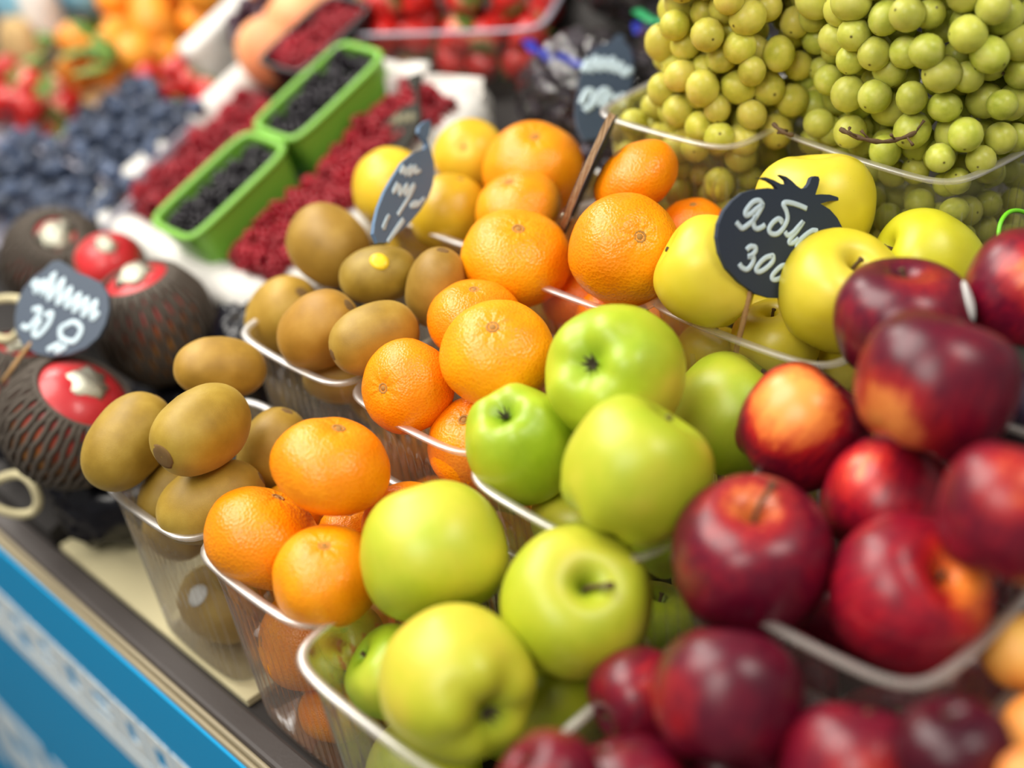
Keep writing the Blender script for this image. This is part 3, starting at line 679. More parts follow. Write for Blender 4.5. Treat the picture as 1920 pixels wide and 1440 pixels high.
TINT = {'a1': (0.98, 1.02, 0.9), 'a2': (1.03, 1.0, 0.95), 'a3': (1.12, 1.0, 1.05), 'a4': (0.85, 1.02, 0.8), 'a5': (0.95, 0.95, 0.8), 'g1': (0.93, 1.03, 0.8), 'g2': (0.83, 0.97, 0.75), 'g3': (1.0, 1.0, 0.9), 'g4': (0.8, 0.9, 0.7), 'g5': (1, 1.02, 0.9), 'y4': (0.86, 1.0, 0.7), 'y2': (1.02, 1.02, 1.05), 'y5': (1, 1, 0.9), 'r9': (1.7, 1.3, 1.0), 'r8': (1.75, 1.7, 1.2), 'r10': (1.2, 1, 1), 'r12': (0.85, 1, 1.1), 'r11': (0.95, 1, 1.05), 'r7': (1.0, 1, 1.1), 'r6': (0.4, 0.5, 0.6), 'r1': (0.85, 0.9, 1), 'r14': (1.25, 1.3, 1.3), 'r13': (1.1, 1, 1), 'm1': (1.0, 0.9, 1.0), 'm2': (1, 0.97, 1), 'm3': (1, 0.98, 1), 'n1': (1, 1.08, 1), 'n2': (1, 0.95, 1), 'n3': (1, 0.9, 1), 'n4': (1, 0.88, 1), 'o1': (1, 1.05, 1), 'o2': (1, 0.98, 1), 'o5': (0.95, 0.85, 0.9), 'o6': (1, 0.8, 0.8), 'o7': (1, 0.75, 0.7), 'o8': (1, 0.75, 0.7), 'o4': (1, 1.02, 1), 'k1': (1.0, 1.03, 0.95), 'k2': (1.0, 1.05, 0.85), 'k3': (1.08, 1, 1), 'k4': (1.02, 1.05, 0.95), 'q1': (0.92, 0.85, 0.8), 'q2': (0.92, 0.98, 0.9), 'q5': (1.1, 0.92, 0.8), 'q6': (1.18, 1.15, 1.1), 'q3': (0.9, 0.85, 0.9), 'c1': (1.06, 1.12, 1.1), 'c2': (1.02, 1.1, 1.3), 'c3': (0.85, 0.84, 0.6), 'p3': (1, 0.75, 0.9), 'p2': (1, 0.85, 0.9), 't1': (1.05, 1.1, 1.1), 't3': (1.1, 1, 1)}  # darkest red apple's tint has the shadow it lies in painted in
PATCH = {'r7': ((0.089, -0.046, 0.995), 0.26), 'r8': ((0.7595, 0.1321, 0.6369), 0.3), 'r9': ((-0.2221, -0.4965, 0.8391), 0.2), 'r10': ((0.1487, -0.5195, 0.8414), 0.48), 'r11': ((-0.0765, -0.9921, -0.099), 0.31), 'r14': ((0.4919, -0.5086, 0.7066), 0.26), 'r3': ((0.4959, -0.5937, 0.6337), 0.2), 'r5': ((0.643, -0.5402, 0.5429), 0.2), 'r1': ((-0.3425, -0.8776, 0.3353), 0.15), 'r2': ((0.6935, 0.0683, 0.7172), 0.2), 'r13': ((0.1507, -0.4298, 0.8903), 0.2), 'r6': ((0.9284, 0.3684, 0.0484), 0.1), 'r12': ((0.2941, 0.0017, 0.9558), 0.16), 'r4': ((0.0221, -0.959, 0.2824), 0.2)}
STEM = {'a2': (0.42, 0.3, (0.8655, 0.495, 0.0759)), 'r7': (0.52, 0.34, (0.1519, 0.9417, 0.3001)), 'g2': (0.2, 0.1, 0.0), 'g3': (0.3, 0.06, (0.277, 0.4351, 0.8567)), 'r10': (0.28, 0.06, (0.0259, -0.2582, 0.9658)), 'y2': (0.16, 0.1, (-0.692, -0.7135, 0.1096)), 'a3': (0.2, 0.1, 0.0)}
CALYXUP = {'a3', 'g1', 'g2'}
CATS = dict(mand='mandarin', gapple='apple', rapple='apple', yapple='apple', kiwi='kiwi', lemon='citrus fruit', apricot='apricot', netted='fruit')
NAMES = dict(mand='mandarin', gapple='green_apple', rapple='red_apple', yapple='yellow_apple', kiwi='kiwi_fruit', lemon='yellow_citrus', apricot='apricot', netted='netted_fruit')

def fruit(key, i):
    kind, loc, r, ax, q = FR[key]
    if kind == 'mand': me = mand_mesh(i, q)
    elif kind in ('gapple', 'rapple', 'yapple'): me = apple_mesh(i, .008 if key in ('a1', 'y2') else .035 if kind == 'gapple' else .03, q)
    elif kind == 'kiwi': me = kiwi_mesh(i, q)
    elif kind == 'netted': me = round_mesh(i, q, .03)
    elif kind == 'apricot': me = round_mesh(i, q, .03, .06)
    else: me = round_mesh(i, q, .05)
    o = link(NAMES[kind], me, MAT[kind]); o.location = loc; o.scale = (r, r, r)
    rot = axis_rot([-a for a in ax] if key in CALYXUP else ax, i*2.4)
    o.rotation_mode = 'QUATERNION'; o.rotation_quaternion = rot
    lab = LB[key]; tag(o, lab[0], CATS[kind], lab[1] if len(lab) > 1 else None)
    o.color = (*TINT.get(key, (1, 1, 1)), 1)
    if kind == 'rapple':
        d, s = PATCH.get(key, ((0, 0, -1), .1))
        dl = rot.inverted() @ Vector(d).normalized(); o['patch'] = [float(c) for c in dl]; o['patch_size'] = float(s)
    if kind in ('gapple', 'rapple', 'yapple'):
        L, B, A = STEM.get(key, (.30, .08, i*1.7))
        if isinstance(A, tuple):
            w = rot.inverted() @ Vector(A); A = math.atan2(w.y, w.x)
        s = link('stem', apple_stem(L, B, A), MAT['stem'], o); s.scale = (1, 1, q)
        c = link('calyx', apple_calyx(i), MAT['calyx'], o); c.scale = (1, 1, q)
    elif kind in ('mand', 'lemon'):
        zt = max(v.co.z for v in me.vertices if math.hypot(v.co.x, v.co.y) < .12)
        s = link('stem_scar', SCAR, MAT['scar'], o); s.location = (0, 0, zt+.002); s.scale = (1.3, 1.3, 1)
    elif kind == 'kiwi':
        zt = max(v.co.z for v in me.vertices)
        for sg in (1, -1):
            s = link('navel', NAVEL, MAT['navel'], o); s.location = (0, 0, sg*(zt-.035)); s.scale = (1.35, 1.35, 1) if key == 'k2' else (.9, .9, 1); s.rotation_euler = (0 if sg > 0 else math.pi, 0, 0)
    return o
FO = {}
for i, k in enumerate(FR): FO[k] = fruit(k, i+1)
# stickers
def sticker(par, d, size, mat, name):
    """thin oval label lying on the skin of its fruit, along world direction d"""
    V = []; F = []; n = 16; me = par.data
    loc = par.rotation_quaternion.inverted() @ Vector(d).normalized()
    best = max(me.vertices, key=lambda v: v.co.normalized().dot(loc)); R = best.co.length
    t = loc.orthogonal().normalized(); b = loc.cross(t)
    for ring, rr in enumerate((0, .5, 1)):
        for k in range(n if ring else 1):
            a = 2*math.pi*k/n; p = (loc + (t*math.cos(a)*size*1.25 + b*math.sin(a)*size)*rr).normalized()
            near = max(me.vertices, key=lambda v: v.co.normalized().dot(p)).co.length
            V.append(p*(max(near, R*.985)*1.018))
    for k in range(n): F.append((0, 1+k, 1+(k+1) % n)); F.append((1+k, 1+n+k, 1+n+(k+1) % n, 1+(k+1) % n))
    o = link(name, mesh(name, V, F), mat, par); sm = o.modifiers.new('thick', 'SOLIDIFY'); sm.thickness = .012; return o
s = sticker(FO['q2'], (0.5328, -0.2497, 0.8086), .30, MAT['sticker_y'], 'sticker'); s['label'] = 'yellow oval sticker'
s = sticker(FO['r12'], (0.8005, 0.478, 0.3616), .26, MAT['sticker_w'], 'sticker'); s['label'] = 'white oval sticker'
s = sticker(FO['k8'], (0.0532, -0.6288, 0.7757), .3, MAT['sticker_w'], 'sticker'); s['label'] = 'white oval sticker'

# dark foam sleeves on the netted fruit
def sleeve(o, q, cover):
    parts = []
    for k in range(46):
        a0 = 2*math.pi*k/46; pts = []
        for j in range(16):
            t = cover + (math.pi*.97-cover)*j/15
            a = a0 + .022*math.sin(j*1.9 + (k % 2)*math.pi); rr = 1.035 + .012*math.sin(j*1.9)
            pts.append((rr*math.sin(t)*math.cos(a), rr*math.sin(t)*math.sin(a), rr*math.cos(t)*q))
        parts.append(tube_data(pts, .052, 5))
    for t in (cover, cover+.02):
        parts.append(tube_data([(1.04*math.sin(t)*math.cos(a), 1.04*math.sin(t)*math.sin(a), 1.04*math.cos(t)*q) for a in [2*math.pi*k/30 for k in range(30)]], .04, 5, closed=True))
    n = link('net_sleeve', mesh('net_sleeve', *join(parts)), MAT['sleeve'], o); n['label'] = 'dark grey foam net sleeve'
    r = random.Random(len(o.name)); prof = [(0, .10), (.1, .11), (.2, .07), (.3, .02), (.36, -.05), (.2, -.1), (0, -.1)]
    f = link('foil_seal', lathe('foil_seal', prof, 14, lambda v: v*(1+.5*mnoise.noise(v*9+Vector(o.location)*40))), MAT['foil'], o)
    f.location = (0, 0, q*.97); f['label'] = 'crumpled shiny seal on the red crown'
for k in ('t1', 't2', 't3', 't4', 't5'):
    sleeve(FO[k], FR[k][4], {'t1': .62, 't2': .80, 't3': 1.2, 't4': .42, 't5': .5}[k])

# ------------------------------------------------------------------ plastic punnets
def outline(w, d, rc, bulge, n=120):
    """rounded rectangle with sides bowed outward, centred, counter-clockwise"""
    pts = []; hw, hd = w/2, d/2
    P = 8
    for k in range(n):
        a = 2*math.pi*k/n; c, s = math.cos(a), math.sin(a)
        rr = (abs(c)**P + abs(s)**P)**(-1/P); x, y = c*rr, s*rr
        kx = 1 - bulge*(y**2); ky = 1 - bulge*(x**2)
        pts.append((x*hw*kx, y*hd*ky))
    # resample evenly
    L = [0]
    for i in range(n): a, b = pts[i], pts[(i+1) % n]; L.append(L[-1]+math.hypot(b[0]-a[0], b[1]-a[1]))
    out = []; j = 0
    for k in range(n):
        t = L[-1]*k/n
        while L[j+1] < t: j += 1
        f = (t-L[j])/(L[j+1]-L[j]); a, b = pts[j], pts[(j+1) % n]; out.append((a[0]+(b[0]-a[0])*f, a[1]+(b[1]-a[1])*f))
    return out
def punnet(x0, x1, y0, y1, z0, z1, label, rot=0.0, body='clear', rim='rim', name='plastic_punnet', group='clear plastic punnets', taper=.09, ribs=True, bulge=.05):
    w, d = x1-x0, y1-y0; n = 208
    root = empty(name, ((x0+x1)/2, (y0+y1)/2, z0)); root.rotation_euler = (0, 0, rot); 
    tag(root, label, 'punnet', group); H = z1-z0
    O = outline(w, d, .02, bulge, n)
    lv = [(.0, .90, 0), (.012, .97, 0), (.04, 1, 0), (.05, 1, 1), (.80, 1, 1), (.82, 1, 0), (.9, 1.012, 0), (1.0, 1.02, 0)]
    V = []; F = []
    for f, s, rb in lv:
        t = (1 - taper*(1-f))*s
        for k, (x, y) in enumerate(O):
            e = (.0016 if (k//2) % 2 else 0)*(rb if ribs else 0); L = math.hypot(x, y)
            V.append((x*t - x/L*e, y*t - y/L*e, H*f))
    m = len(lv)
    for i in range(m-1):
        for k in range(n): F.append((i*n+k, i*n+(k+1) % n, (i+1)*n+(k+1) % n, (i+1)*n+k))
    F.append(tuple(range(n))[::-1])
    b = link('tub_body', mesh('tub_body', V, F), MAT[body], root)
    if ribs:
        b.data.materials.append(MAT['ridge'])
        for k in range(1, n, 4): b.data.polygons[3*n+k].material_index = 1
    r = link('tub_rim', mesh('tub_rim', *tube_data([(x*1.03, y*1.03, H) for x, y in O[::2]], .0032, 8, closed=True, up=(0, 0, 1), flat=.45)), MAT[rim], root)
    return root
PUN = [
 (-.724, -.615, .2585, .372, .7775, .906, 'clear ribbed punnet holding the front kiwis', 0),
 (-.611, -.499, .2585, .372, .771, .906, 'clear ribbed punnet holding the front mandarins', 0),
 (-.497, -.351, .241, .371, .771, .906, 'clear ribbed punnet holding the front green apples', 0),
 (-.347, -.168, .256, .388, .771, .906, 'clear ribbed punnet holding the front red apples', 0),
 (-.204, -.112, .398, .488, .827, .908, 'clear punnet of apricots at the right edge', 0),
 (-.728, -.612, .379, .497, .827, .951, 'clear ribbed punnet holding the second-row kiwis', 0),
 (-.608, -.494, .379, .497, .827, .951, 'clear ribbed punnet holding the second-row mandarins', 0),
 (-.490, -.364, .367, .497, .827, .951, 'clear ribbed punnet holding the second-row green apples', 0),
 (-.360, -.214, .380, .522, .827, .951, 'clear ribbed punnet holding the second-row red apples', 0),
 (-.745, -.617, .52, .652, .861, .978, 'clear ribbed punnet holding the yellow citrus', 0),
 (-.612, -.486, .502, .612, .861, .985, 'clear ribbed punnet holding the third-row mandarins', 0),
 (-.493, -.360, .522, .640, .861, .985, 'clear ribbed punnet holding the yellow apples', 0),
 (-.355, -.225, .535, .645, .861, .985, 'clear ribbed punnet behind the red apples', 0),
 (-.615, -.500, .617, .73, .919, 1.043, 'clear ribbed punnet under the yellowish grapes', 0),
 (-.499, -.362, .655, .772, .919, 1.040, 'clear ribbed punnet under the greenest grapes', -.1),
]
for x0, x1, y0, y1, z0, z1, lab, rt in PUN: punnet(x0, x1, y0, y1, z0, z1, lab, rt)


# ------------------------------------------------------------------ price signs
SG = {"apple_sign": {"O": [-0.4181, 0.5513, 1.0302], "X": [0.2487, 0.9154, -0.3165], "Y": [-0.2784, 0.3805, 0.8819], "N": [0.9277, -0.1313, 0.3495], "outline": [[-11.4, 38.3], [-5.5, 38.8], [0.4, 37.3], [5.7, 35.2], [10.4, 35.0], [9.7, 37.1], [4.9, 40.2], [9.5, 39.3], [13.3, 37.2], [17.1, 34.4], [20.9, 32.4], [24.4, 33.3], [26.7, 35.6], [28.2, 38.8], [30.6, 39.8], [33.3, 39.6], [34.2, 38.0], [33.3, 34.5], [31.0, 29.4], [35.7, 29.7], [42.0, 29.5], [47.5, 28.3], [53.1, 25.6], [48.3, 26.3], [42.0, 26.0], [34.9, 24.4], [42.0, 21.2], [47.6, 16.5], [51.6, 10.9], [53.7, 5.3], [54.1, -1.2], [51.7, -8.3], [46.2, -15.3], [38.3, -21.6], [28.1, -26.0], [13.4, -28.3], [-1.8, -27.7], [-13.0, -24.8], [-23.3, -18.8], [-32.7, -10.7], [-37.6, -2.2], [-39.4, 6.2], [-38.3, 13.4], [-34.7, 20.0], [-28.9, 25.6], [-21.7, 30.1], [-12.9, 32.1], [-4.0, 32.9], [3.4, 32.3], [1.2, 34.5], [-3.3, 36.7], [-7.7, 37.8]], "strokes": [[[-7.4, 23.1], [-9.6, 25.7], [-13.7, 25.5], [-17.3, 22.9], [-20.0, 19.6], [-19.2, 17.8], [-16.2, 18.8], [-11.8, 21.7], [-7.6, 23.7]], [[-7.6, 23.7], [-10.3, 19.7], [-14.0, 15.5], [-18.4, 12.6], [-22.1, 10.9], [-24.5, 12.5], [-26.4, 14.3]], [[-12.9, 17.8], [-14.3, 14.7], [-13.7, 11.6], [-11.5, 10.5], [-8.4, 11.4], [-6.1, 12.7]], [[24.4, 21.6], [19.4, 23.2], [14.0, 24.5], [9.5, 25.0], [7.1, 24.0], [9.5, 20.0], [10.1, 15.4], [6.6, 10.3], [2.3, 7.6], [-1.8, 8.0], [-3.2, 10.4], [-0.5, 13.8], [3.4, 15.9], [6.1, 14.9], [4.6, 13.5]], [[8.4, 8.9], [10.4, 6.8], [14.1, 8.2], [17.9, 11.3], [21.9, 14.4], [17.1, 9.1], [12.5, 5.1], [11.6, 2.8], [14.1, 2.5], [18.3, 4.9]], [[32.6, 9.0], [28.7, 9.3], [23.3, 6.7], [18.7, 3.3], [17.0, 0.4], [19.5, -0.9], [24.9, 1.2], [30.3, 4.8], [32.6, 8.7]], [[-19.2, -0.9], [-16.6, 0.9], [-13.0, 0.5], [-13.0, -1.7], [-15.9, -4.0], [-18.1, -4.5], [-14.4, -4.9], [-15.0, -8.2], [-18.7, -11.5], [-22.5, -10.4], [-24.3, -8.2]], [[-1.1, -4.4], [-5.5, -5.3], [-10.0, -8.3], [-12.5, -11.7], [-10.0, -13.0], [-4.8, -10.8], [-0.5, -7.4], [-0.2, -4.5], [-1.8, -4.4]], [[9.9, -9.7], [5.7, -10.3], [1.2, -13.2], [-1.2, -16.0], [0.4, -17.7], [5.0, -16.8], [9.9, -13.3], [11.8, -10.5], [9.5, -9.7]]]}, "kiwi_sign": {"O": [-0.6642, 0.4906, 1.0281], "X": [0.2371, 0.3877, -0.8908], "Y": [-0.4614, 0.8518, 0.2479], "N": [0.8549, 0.3523, 0.3808], "outline": [[-6.1, -51.4], [-8.9, -44.0], [-11.2, -33.1], [-12.2, -18.7], [-11.4, -3.3], [-9.8, 14.0], [-5.0, 28.9], [1.2, 40.1], [1.1, 45.6], [-2.6, 45.7], [-8.8, 45.8], [-10.3, 49.9], [-7.9, 58.9], [-5.4, 64.2], [-2.1, 59.8], [-0.5, 52.7], [-0.4, 48.3], [3.7, 45.6], [6.8, 43.4], [12.3, 39.3], [16.5, 32.4], [19.3, 22.6], [20.0, 10.5], [18.5, -3.6], [14.7, -20.1], [10.0, -34.5], [5.2, -48.1], [-0.3, -53.8]], "strokes": [[[-7.9, 11.9], [-8.0, 4.7], [-4.5, 12.9], [-4.1, 6.3], [-2.5, 18.1], [-1.2, 9.6], [0.5, 21.5], [1.9, 15.9], [4.9, 22.2]], [[-6.6, -3.6], [-6.7, -13.4], [-3.7, -3.1], [-1.5, -10.3], [0.7, 3.2], [2.4, -6.0], [5.6, 8.7], [5.9, -3.6], [4.0, -23.4]], [[17.4, 7.7], [15.7, 1.7], [11.7, -2.7], [10.1, -8.6], [14.7, -2.3], [16.8, 5.7]], [[-1.8, -29.6], [-2.0, -43.1], [-2.3, -31.5], [-1.0, -42.1]], [[9.1, -21.4], [7.7, -30.2], [6.5, -39.4], [5.9, -46.7], [8.6, -32.0], [10.0, -21.7]]]}, "raspberry_sign": {"O": [-0.8298, 0.607, 0.9882], "X": [0.9855, -0.1127, 0.127], "Y": [-0.016, 0.6831, 0.7302], "N": [-0.169, -0.7216, 0.6713], "outline": [[23.4, 25.0], [14.0, 35.1], [13.7, 41.0], [10.6, 48.0], [-0.8, 45.4], [-5.6, 40.7], [1.5, 36.7], [11.7, 32.7], [19.0, 24.1], [6.4, 19.0], [-8.2, 4.9], [-14.4, -6.7], [-16.9, -20.4], [-17.5, -33.8], [-5.8, -40.4], [12.8, -33.7], [27.9, -20.7], [34.7, -8.0], [37.9, 4.1], [32.9, 16.3]], "strokes": [[[-0.8, 3.5], [3.8, 11.3], [6.8, 4.6], [12.5, 13.6], [15.4, 6.9], [21.8, 14.8], [24.0, 9.2], [28.2, 14.5]], [[-2.7, -13.5], [-1.6, -3.7], [4.9, -12.4], [10.6, -3.2]]]}, "grape_sign": {"O": [-0.6671, 0.6843, 1.029], "X": [0.5421, 0.7161, -0.4398], "Y": [-0.6022, 0.696, 0.391], "N": [0.5861, 0.0529, 0.8085], "outline": [[-10.2, 33.3], [-2.4, 41.7], [6.8, 49.0], [6.9, 53.3], [10.9, 58.5], [16.2, 57.3], [14.8, 51.5], [20.1, 47.6], [22.6, 36.6], [22.4, 17.9], [19.6, -1.5], [13.0, -20.4], [2.7, -40.1], [-7.2, -54.8], [-15.8, -59.5], [-20.9, -49.1], [-22.9, -34.2], [-21.3, -14.4], [-19.0, 7.8], [-15.9, 22.4]], "strokes": [[[-17.7, 6.7], [-12.7, 20.4], [-12.0, 9.0], [-6.3, 26.4], [-4.9, 13.5], [0.2, 27.4], [1.5, 16.1], [6.8, 30.1], [8.0, 17.1], [13.3, 27.7], [14.5, 16.4], [21.2, 25.8]], [[-18.6, -26.2], [-13.7, -11.4], [-8.7, -11.0], [-9.9, -22.8], [-16.1, -31.5]], [[-6.1, -21.3], [-2.3, -6.9], [2.8, -4.9], [0.2, -17.2], [-4.8, -22.4]], [[6.6, -6.6], [10.5, -11.6], [15.7, -3.1], [13.0, -15.5]]]}, "netted_sign": {"O": [-0.8457, 0.3173, 0.9584], "X": [0.7562, 0.6275, 0.1854], "Y": [-0.5833, 0.5181, 0.6256], "N": [0.2965, -0.5812, 0.7578], "outline": [[-30.2, 22.4], [-23.1, 28.7], [-13.6, 33.3], [-7.6, 37.6], [-1.7, 37.4], [4.3, 32.7], [12.5, 25.2], [21.8, 19.8], [31.1, 13.3], [36.7, 3.2], [37.2, -7.8], [34.2, -18.0], [28.4, -26.5], [19.2, -32.1], [6.5, -34.3], [-7.4, -33.1], [-20.3, -28.3], [-31.0, -19.6], [-36.5, -8.6], [-37.2, 2.7], [-35.0, 14.4]], "strokes": [[[-23.6, 22.1], [-19.5, 25.6], [-20.6, 16.9], [-13.5, 24.3], [-14.7, 13.4], [-5.2, 28.1], [-9.9, 9.0], [1.9, 22.0], [-2.8, 4.1], [7.8, 14.0], [4.2, 0.4], [14.8, 8.0], [10.0, -4.1], [20.6, 3.5], [17.0, -8.9], [27.5, -0.2], [23.9, -12.6], [29.7, -8.4]], [[-22.9, 4.0], [-17.0, 3.9], [-18.1, -1.4], [-26.4, -8.5], [-31.2, -5.3]], [[-13.4, -2.4], [-7.5, -1.5], [-9.8, -8.7], [-18.0, -15.7], [-21.6, -12.8], [-15.8, -4.1]], [[1.9, -13.3], [10.0, -11.8], [15.8, -18.4], [10.0, -25.9], [0.7, -21.8], [-0.5, -15.0], [3.0, -12.5]], [[-11.0, -28.1], [-1.6, -25.6], [-4.0, -30.6], [4.2, -27.9]]]}, "dark_sign": {"O": [-0.2668, 0.587, 1.0015], "X": [0.7644, 0.6156, -0.1916], "Y": [-0.4384, 0.7141, 0.5458], "N": [0.4728, -0.3332, 0.8157], "outline": [[28.8, -2.2], [26.9, -8.5], [23.6, -14.3], [19.2, -19.3], [13.9, -23.4], [7.9, -26.3], [1.5, -27.9], [-5.0, -28.2], [-11.2, -27.0], [-16.9, -24.5], [-21.8, -20.7], [-25.6, -15.9], [-28.2, -10.3], [-29.3, -4.2], [-29.0, 2.3], [-27.2, 8.6], [-24.1, 14.6], [-19.7, 19.8], [-14.3, 24.1], [-8.1, 27.1], [-1.5, 28.8], [5.1, 29.0], [11.5, 27.7], [17.3, 25.1], [22.2, 21.1], [25.9, 16.2], [28.3, 10.4], [29.3, 4.2]], "strokes": []}}
def sign(key, name, label, thick=.003, board='board', chalk='chalk', cr=.0016, stick=None, smooth=2):
    S = SG[key]; root = empty(name, S['O'])
    X, Y, N = Vector(S['X']), Vector(S['Y']), Vector(S['N'])
    root.rotation_mode = 'QUATERNION'; root.rotation_quaternion = Matrix((X, Y, N)).transposed().to_quaternion()
    tag(root, label, 'sign')
    ol = [(a/1000, b/1000) for a, b in S['outline']]
    bm = bmesh.new(); vs = [bm.verts.new((x, y, 0)) for x, y in ol]; f = bm.faces.new(vs)
    if f.normal.z < 0: f.normal_flip()
    bmesh.ops.triangulate(bm, faces=[f]); r = bmesh.ops.extrude_face_region(bm, geom=bm.faces[:])
    for v in r['geom']:
        if isinstance(v, bmesh.types.BMVert): v.co.z = -thick
    bmesh.ops.recalc_face_normals(bm, faces=bm.faces[:])
    me = bpy.data.meshes.new('board'); bm.to_mesh(me); bm.free()
    bo = link('board', me, MAT[board], root)
    for st in S['strokes']:
        p = [Vector((a/1000, b/1000, .0002)) for a, b in st]; p = catmull(p, 5)
        link('chalk_stroke', mesh('chalk_stroke', *tube_data(p, cr, 6, up=(0, 0, 1), flat=.25)), MAT[chalk], bo)
    if stick:
        iv = root.rotation_quaternion.inverted(); pts = [iv @ (Vector(p)-Vector(S['O'])) for p in stick]
        link('stick', tube('stick', [Vector(p) for p in catmull(pts, 4)], .0016, 7), MAT['wood'], root)
    return root
sign('apple_sign', 'price_sign', 'black apple-shaped price sign with chalk lettering among the yellow apples', stick=[(-0.4186, 0.5321, 1.0153), (-0.4177, 0.5279, 1.0091), (-0.4189, 0.5238, 0.9935), (-0.4235, 0.5244, 0.9774), (-0.4283, 0.5258, 0.9568)])
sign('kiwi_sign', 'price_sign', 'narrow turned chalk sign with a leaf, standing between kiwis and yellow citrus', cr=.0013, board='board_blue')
sign('raspberry_sign', 'price_sign', 'dark turned sign with faded writing in front of the white paper', board='board_dark', chalk='chalk_dim', cr=.002)
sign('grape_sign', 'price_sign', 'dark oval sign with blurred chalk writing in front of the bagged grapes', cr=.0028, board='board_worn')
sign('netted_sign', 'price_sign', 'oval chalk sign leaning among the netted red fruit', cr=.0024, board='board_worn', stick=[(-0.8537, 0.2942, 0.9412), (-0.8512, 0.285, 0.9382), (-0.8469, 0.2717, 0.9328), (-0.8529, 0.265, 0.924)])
sign('dark_sign', 'price_sign', 'plain dark sign at the right edge beside the crimson apple', board='board_dark')
# sign seen edge-on between the mandarins
def edge_sign():
    a, b = Vector((-0.5791, 0.5435, 0.9966)), Vector((-0.5807, 0.6009, 1.0556)); c = (a+b)/2
    view = (c - camo.matrix_world.translation).normalized(); up = (b-a).normalized()
    n = up.cross(view).normalized(); fw = n.cross(up).normalized()
    root = empty('price_sign', c); tag(root, 'round black sign seen edge-on with a raw brown rim between mandarins', 'sign')
    root.rotation_mode = 'QUATERNION'; root.rotation_quaternion = (Matrix((fw, up, n)).transposed()).to_quaternion() @ Euler((0, math.radians(3), 0)).to_quaternion()
    R0 = (b-a).length/2; N = 40; r = random.Random(3)
    ring = [(R0*.8*math.cos(2*math.pi*k/N), R0*math.sin(2*math.pi*k/N)) for k in range(N)]
    V = []; F = []; lv = [-.0022, -.0011, .0002, .0012, .0022]
    for z in lv:
        for x, y in ring:
            k = 1 + r.uniform(-.012, .012); V.append((x*k, y*k, z))
    for i in range(len(lv)-1):
        for k in range(N): F.append((i*N+k, i*N+(k+1) % N, (i+1)*N+(k+1) % N, (i+1)*N+k))
    e = link('board_edge', mesh('board_edge', V, F, False), MAT['edge'], root); e['label'] = 'raw brown fibre edge'
    for z in (-.0023, .0023):
        link('board_face', mesh('board_face', *tube_data([(0, 0, z-.0002), (0, 0, z+.0002)], R0*.8, N), False), MAT['board'], root).scale = (1, 1.25, 1)
    cl = link('clip', mesh('clip', *box_data((-.005, R0*.72, -.0042), (.005, R0*.8, .0042)), False), MAT['foil'], root); cl['label'] = 'small silver clip'; bevel(cl, .001)
    tp = link('top_leaf', mesh('top_leaf', *tube_data([(0, R0*.97, 0), (0.004, R0*1.1, 0), (0, R0*1.28, 0)], [.004, .012, .003], 10, flat=.16, up=(0, 0, 1))), MAT['post'], root); tp['label'] = 'grey top leaf of the sign'
edge_sign()


# ------------------------------------------------------------------ grapes
def uv(name, q, n=10, seg=14):
    prof = [((math.sin(math.pi*i/n) if 0 < i < n else 0), math.cos(math.pi*i/n)*q) for i in range(n+1)]
    return lathe(name, prof, seg)
GR = [uv('grape', q) for q in (1.0, 1.06, 1.14)]
for g in GR: g.materials.append(MAT['grape'])
for g in GR:
    for v in g.vertices: v.co *= 1/max(1, 1) 
def pack(inside, lo, hi, dmin, tries, seed, keep=None):
    r = np.random.default_rng(seed); P = np.zeros((0, 3))
    for _ in range(tries):
        p = lo + (hi-lo)*r.random(3)
        if not inside(p): continue
        if len(P) and np.min(np.sum((P-p)**2, 1)) < dmin*dmin: continue
        P = np.vstack([P, p])
    return P
def bunch(name, label, P, rad, tint, seed, mats=None, group=None, stempts=None, meshes=GR, cat='grapes'):
    r = random.Random(seed); base = P.mean(0); base[2] = P[:, 2].min()
    root = empty(name, base); tag(root, label, cat, group)
    cen = P.mean(0)
    for p in P:
        o = bpy.data.objects.new('grape', r.choice(meshes)); COL.objects.link(o); o.parent = root
        o.location = p - base; s = rad*r.uniform(.86, 1.12); o.scale = (s, s, s)
        d = Vector(p-cen) + Vector((r.gauss(0, .05), r.gauss(0, .05), r.gauss(0, .05))); o.rotation_mode = 'QUATERNION'; o.rotation_quaternion = axis_rot(d)
        k = r.uniform(.85, 1.08); o.color = (tint[0]*k, tint[1]*k, tint[2]*k, 1)
    if stempts:
        for path in stempts:
            parts = []
            c = catmull([Vector(q)-Vector(base) for q in path], 4)
            parts.append(tube_data(c, [.0014+.0004*math.sin(i*2.1) for i in range(len(c))], 6))
            for i in range(2, len(c)-1, 2):
                e = Vector((r.uniform(-1, 1), r.uniform(-1, 1), r.uniform(-.4, 1))).normalized()*.008
                parts.append(tube_data([c[i], c[i]+e*.6, c[i]+e], [.0007, .0006, .0011], 5))
            s = link('stalk', mesh('stalk', *join(parts)), MAT['stem'], root); s['label'] = 'brown woody stalk'
    return root
CAMP = np.array(camo.matrix_world.translation)
def heap(c, r, lo_z, inner=.5, back=-.15):
    c = np.array(c); r = np.array(r); tw = (CAMP-c)/np.linalg.norm(CAMP-c)
    def f(p):
        e = np.abs((p-c)/r); s = (e**2.8).sum()
        return inner < s < 1 and p[2] > lo_z and ((p-c)/np.linalg.norm(p-c)) @ tw > back
    return f, c-r, c+r
def inbox(lo, hi, wall, sides):
    lo = np.array(lo); hi = np.array(hi)
    def f(p):
        return (p[1]-lo[1] < wall) or (p[0]-lo[0] < wall and 'l' in sides) or (hi[0]-p[0] < wall and 'r' in sides)
    return f, lo, hi
f, lo, hi = heap((-.430, .728, 1.058), (.072, .068, .13), 1.042, .14)
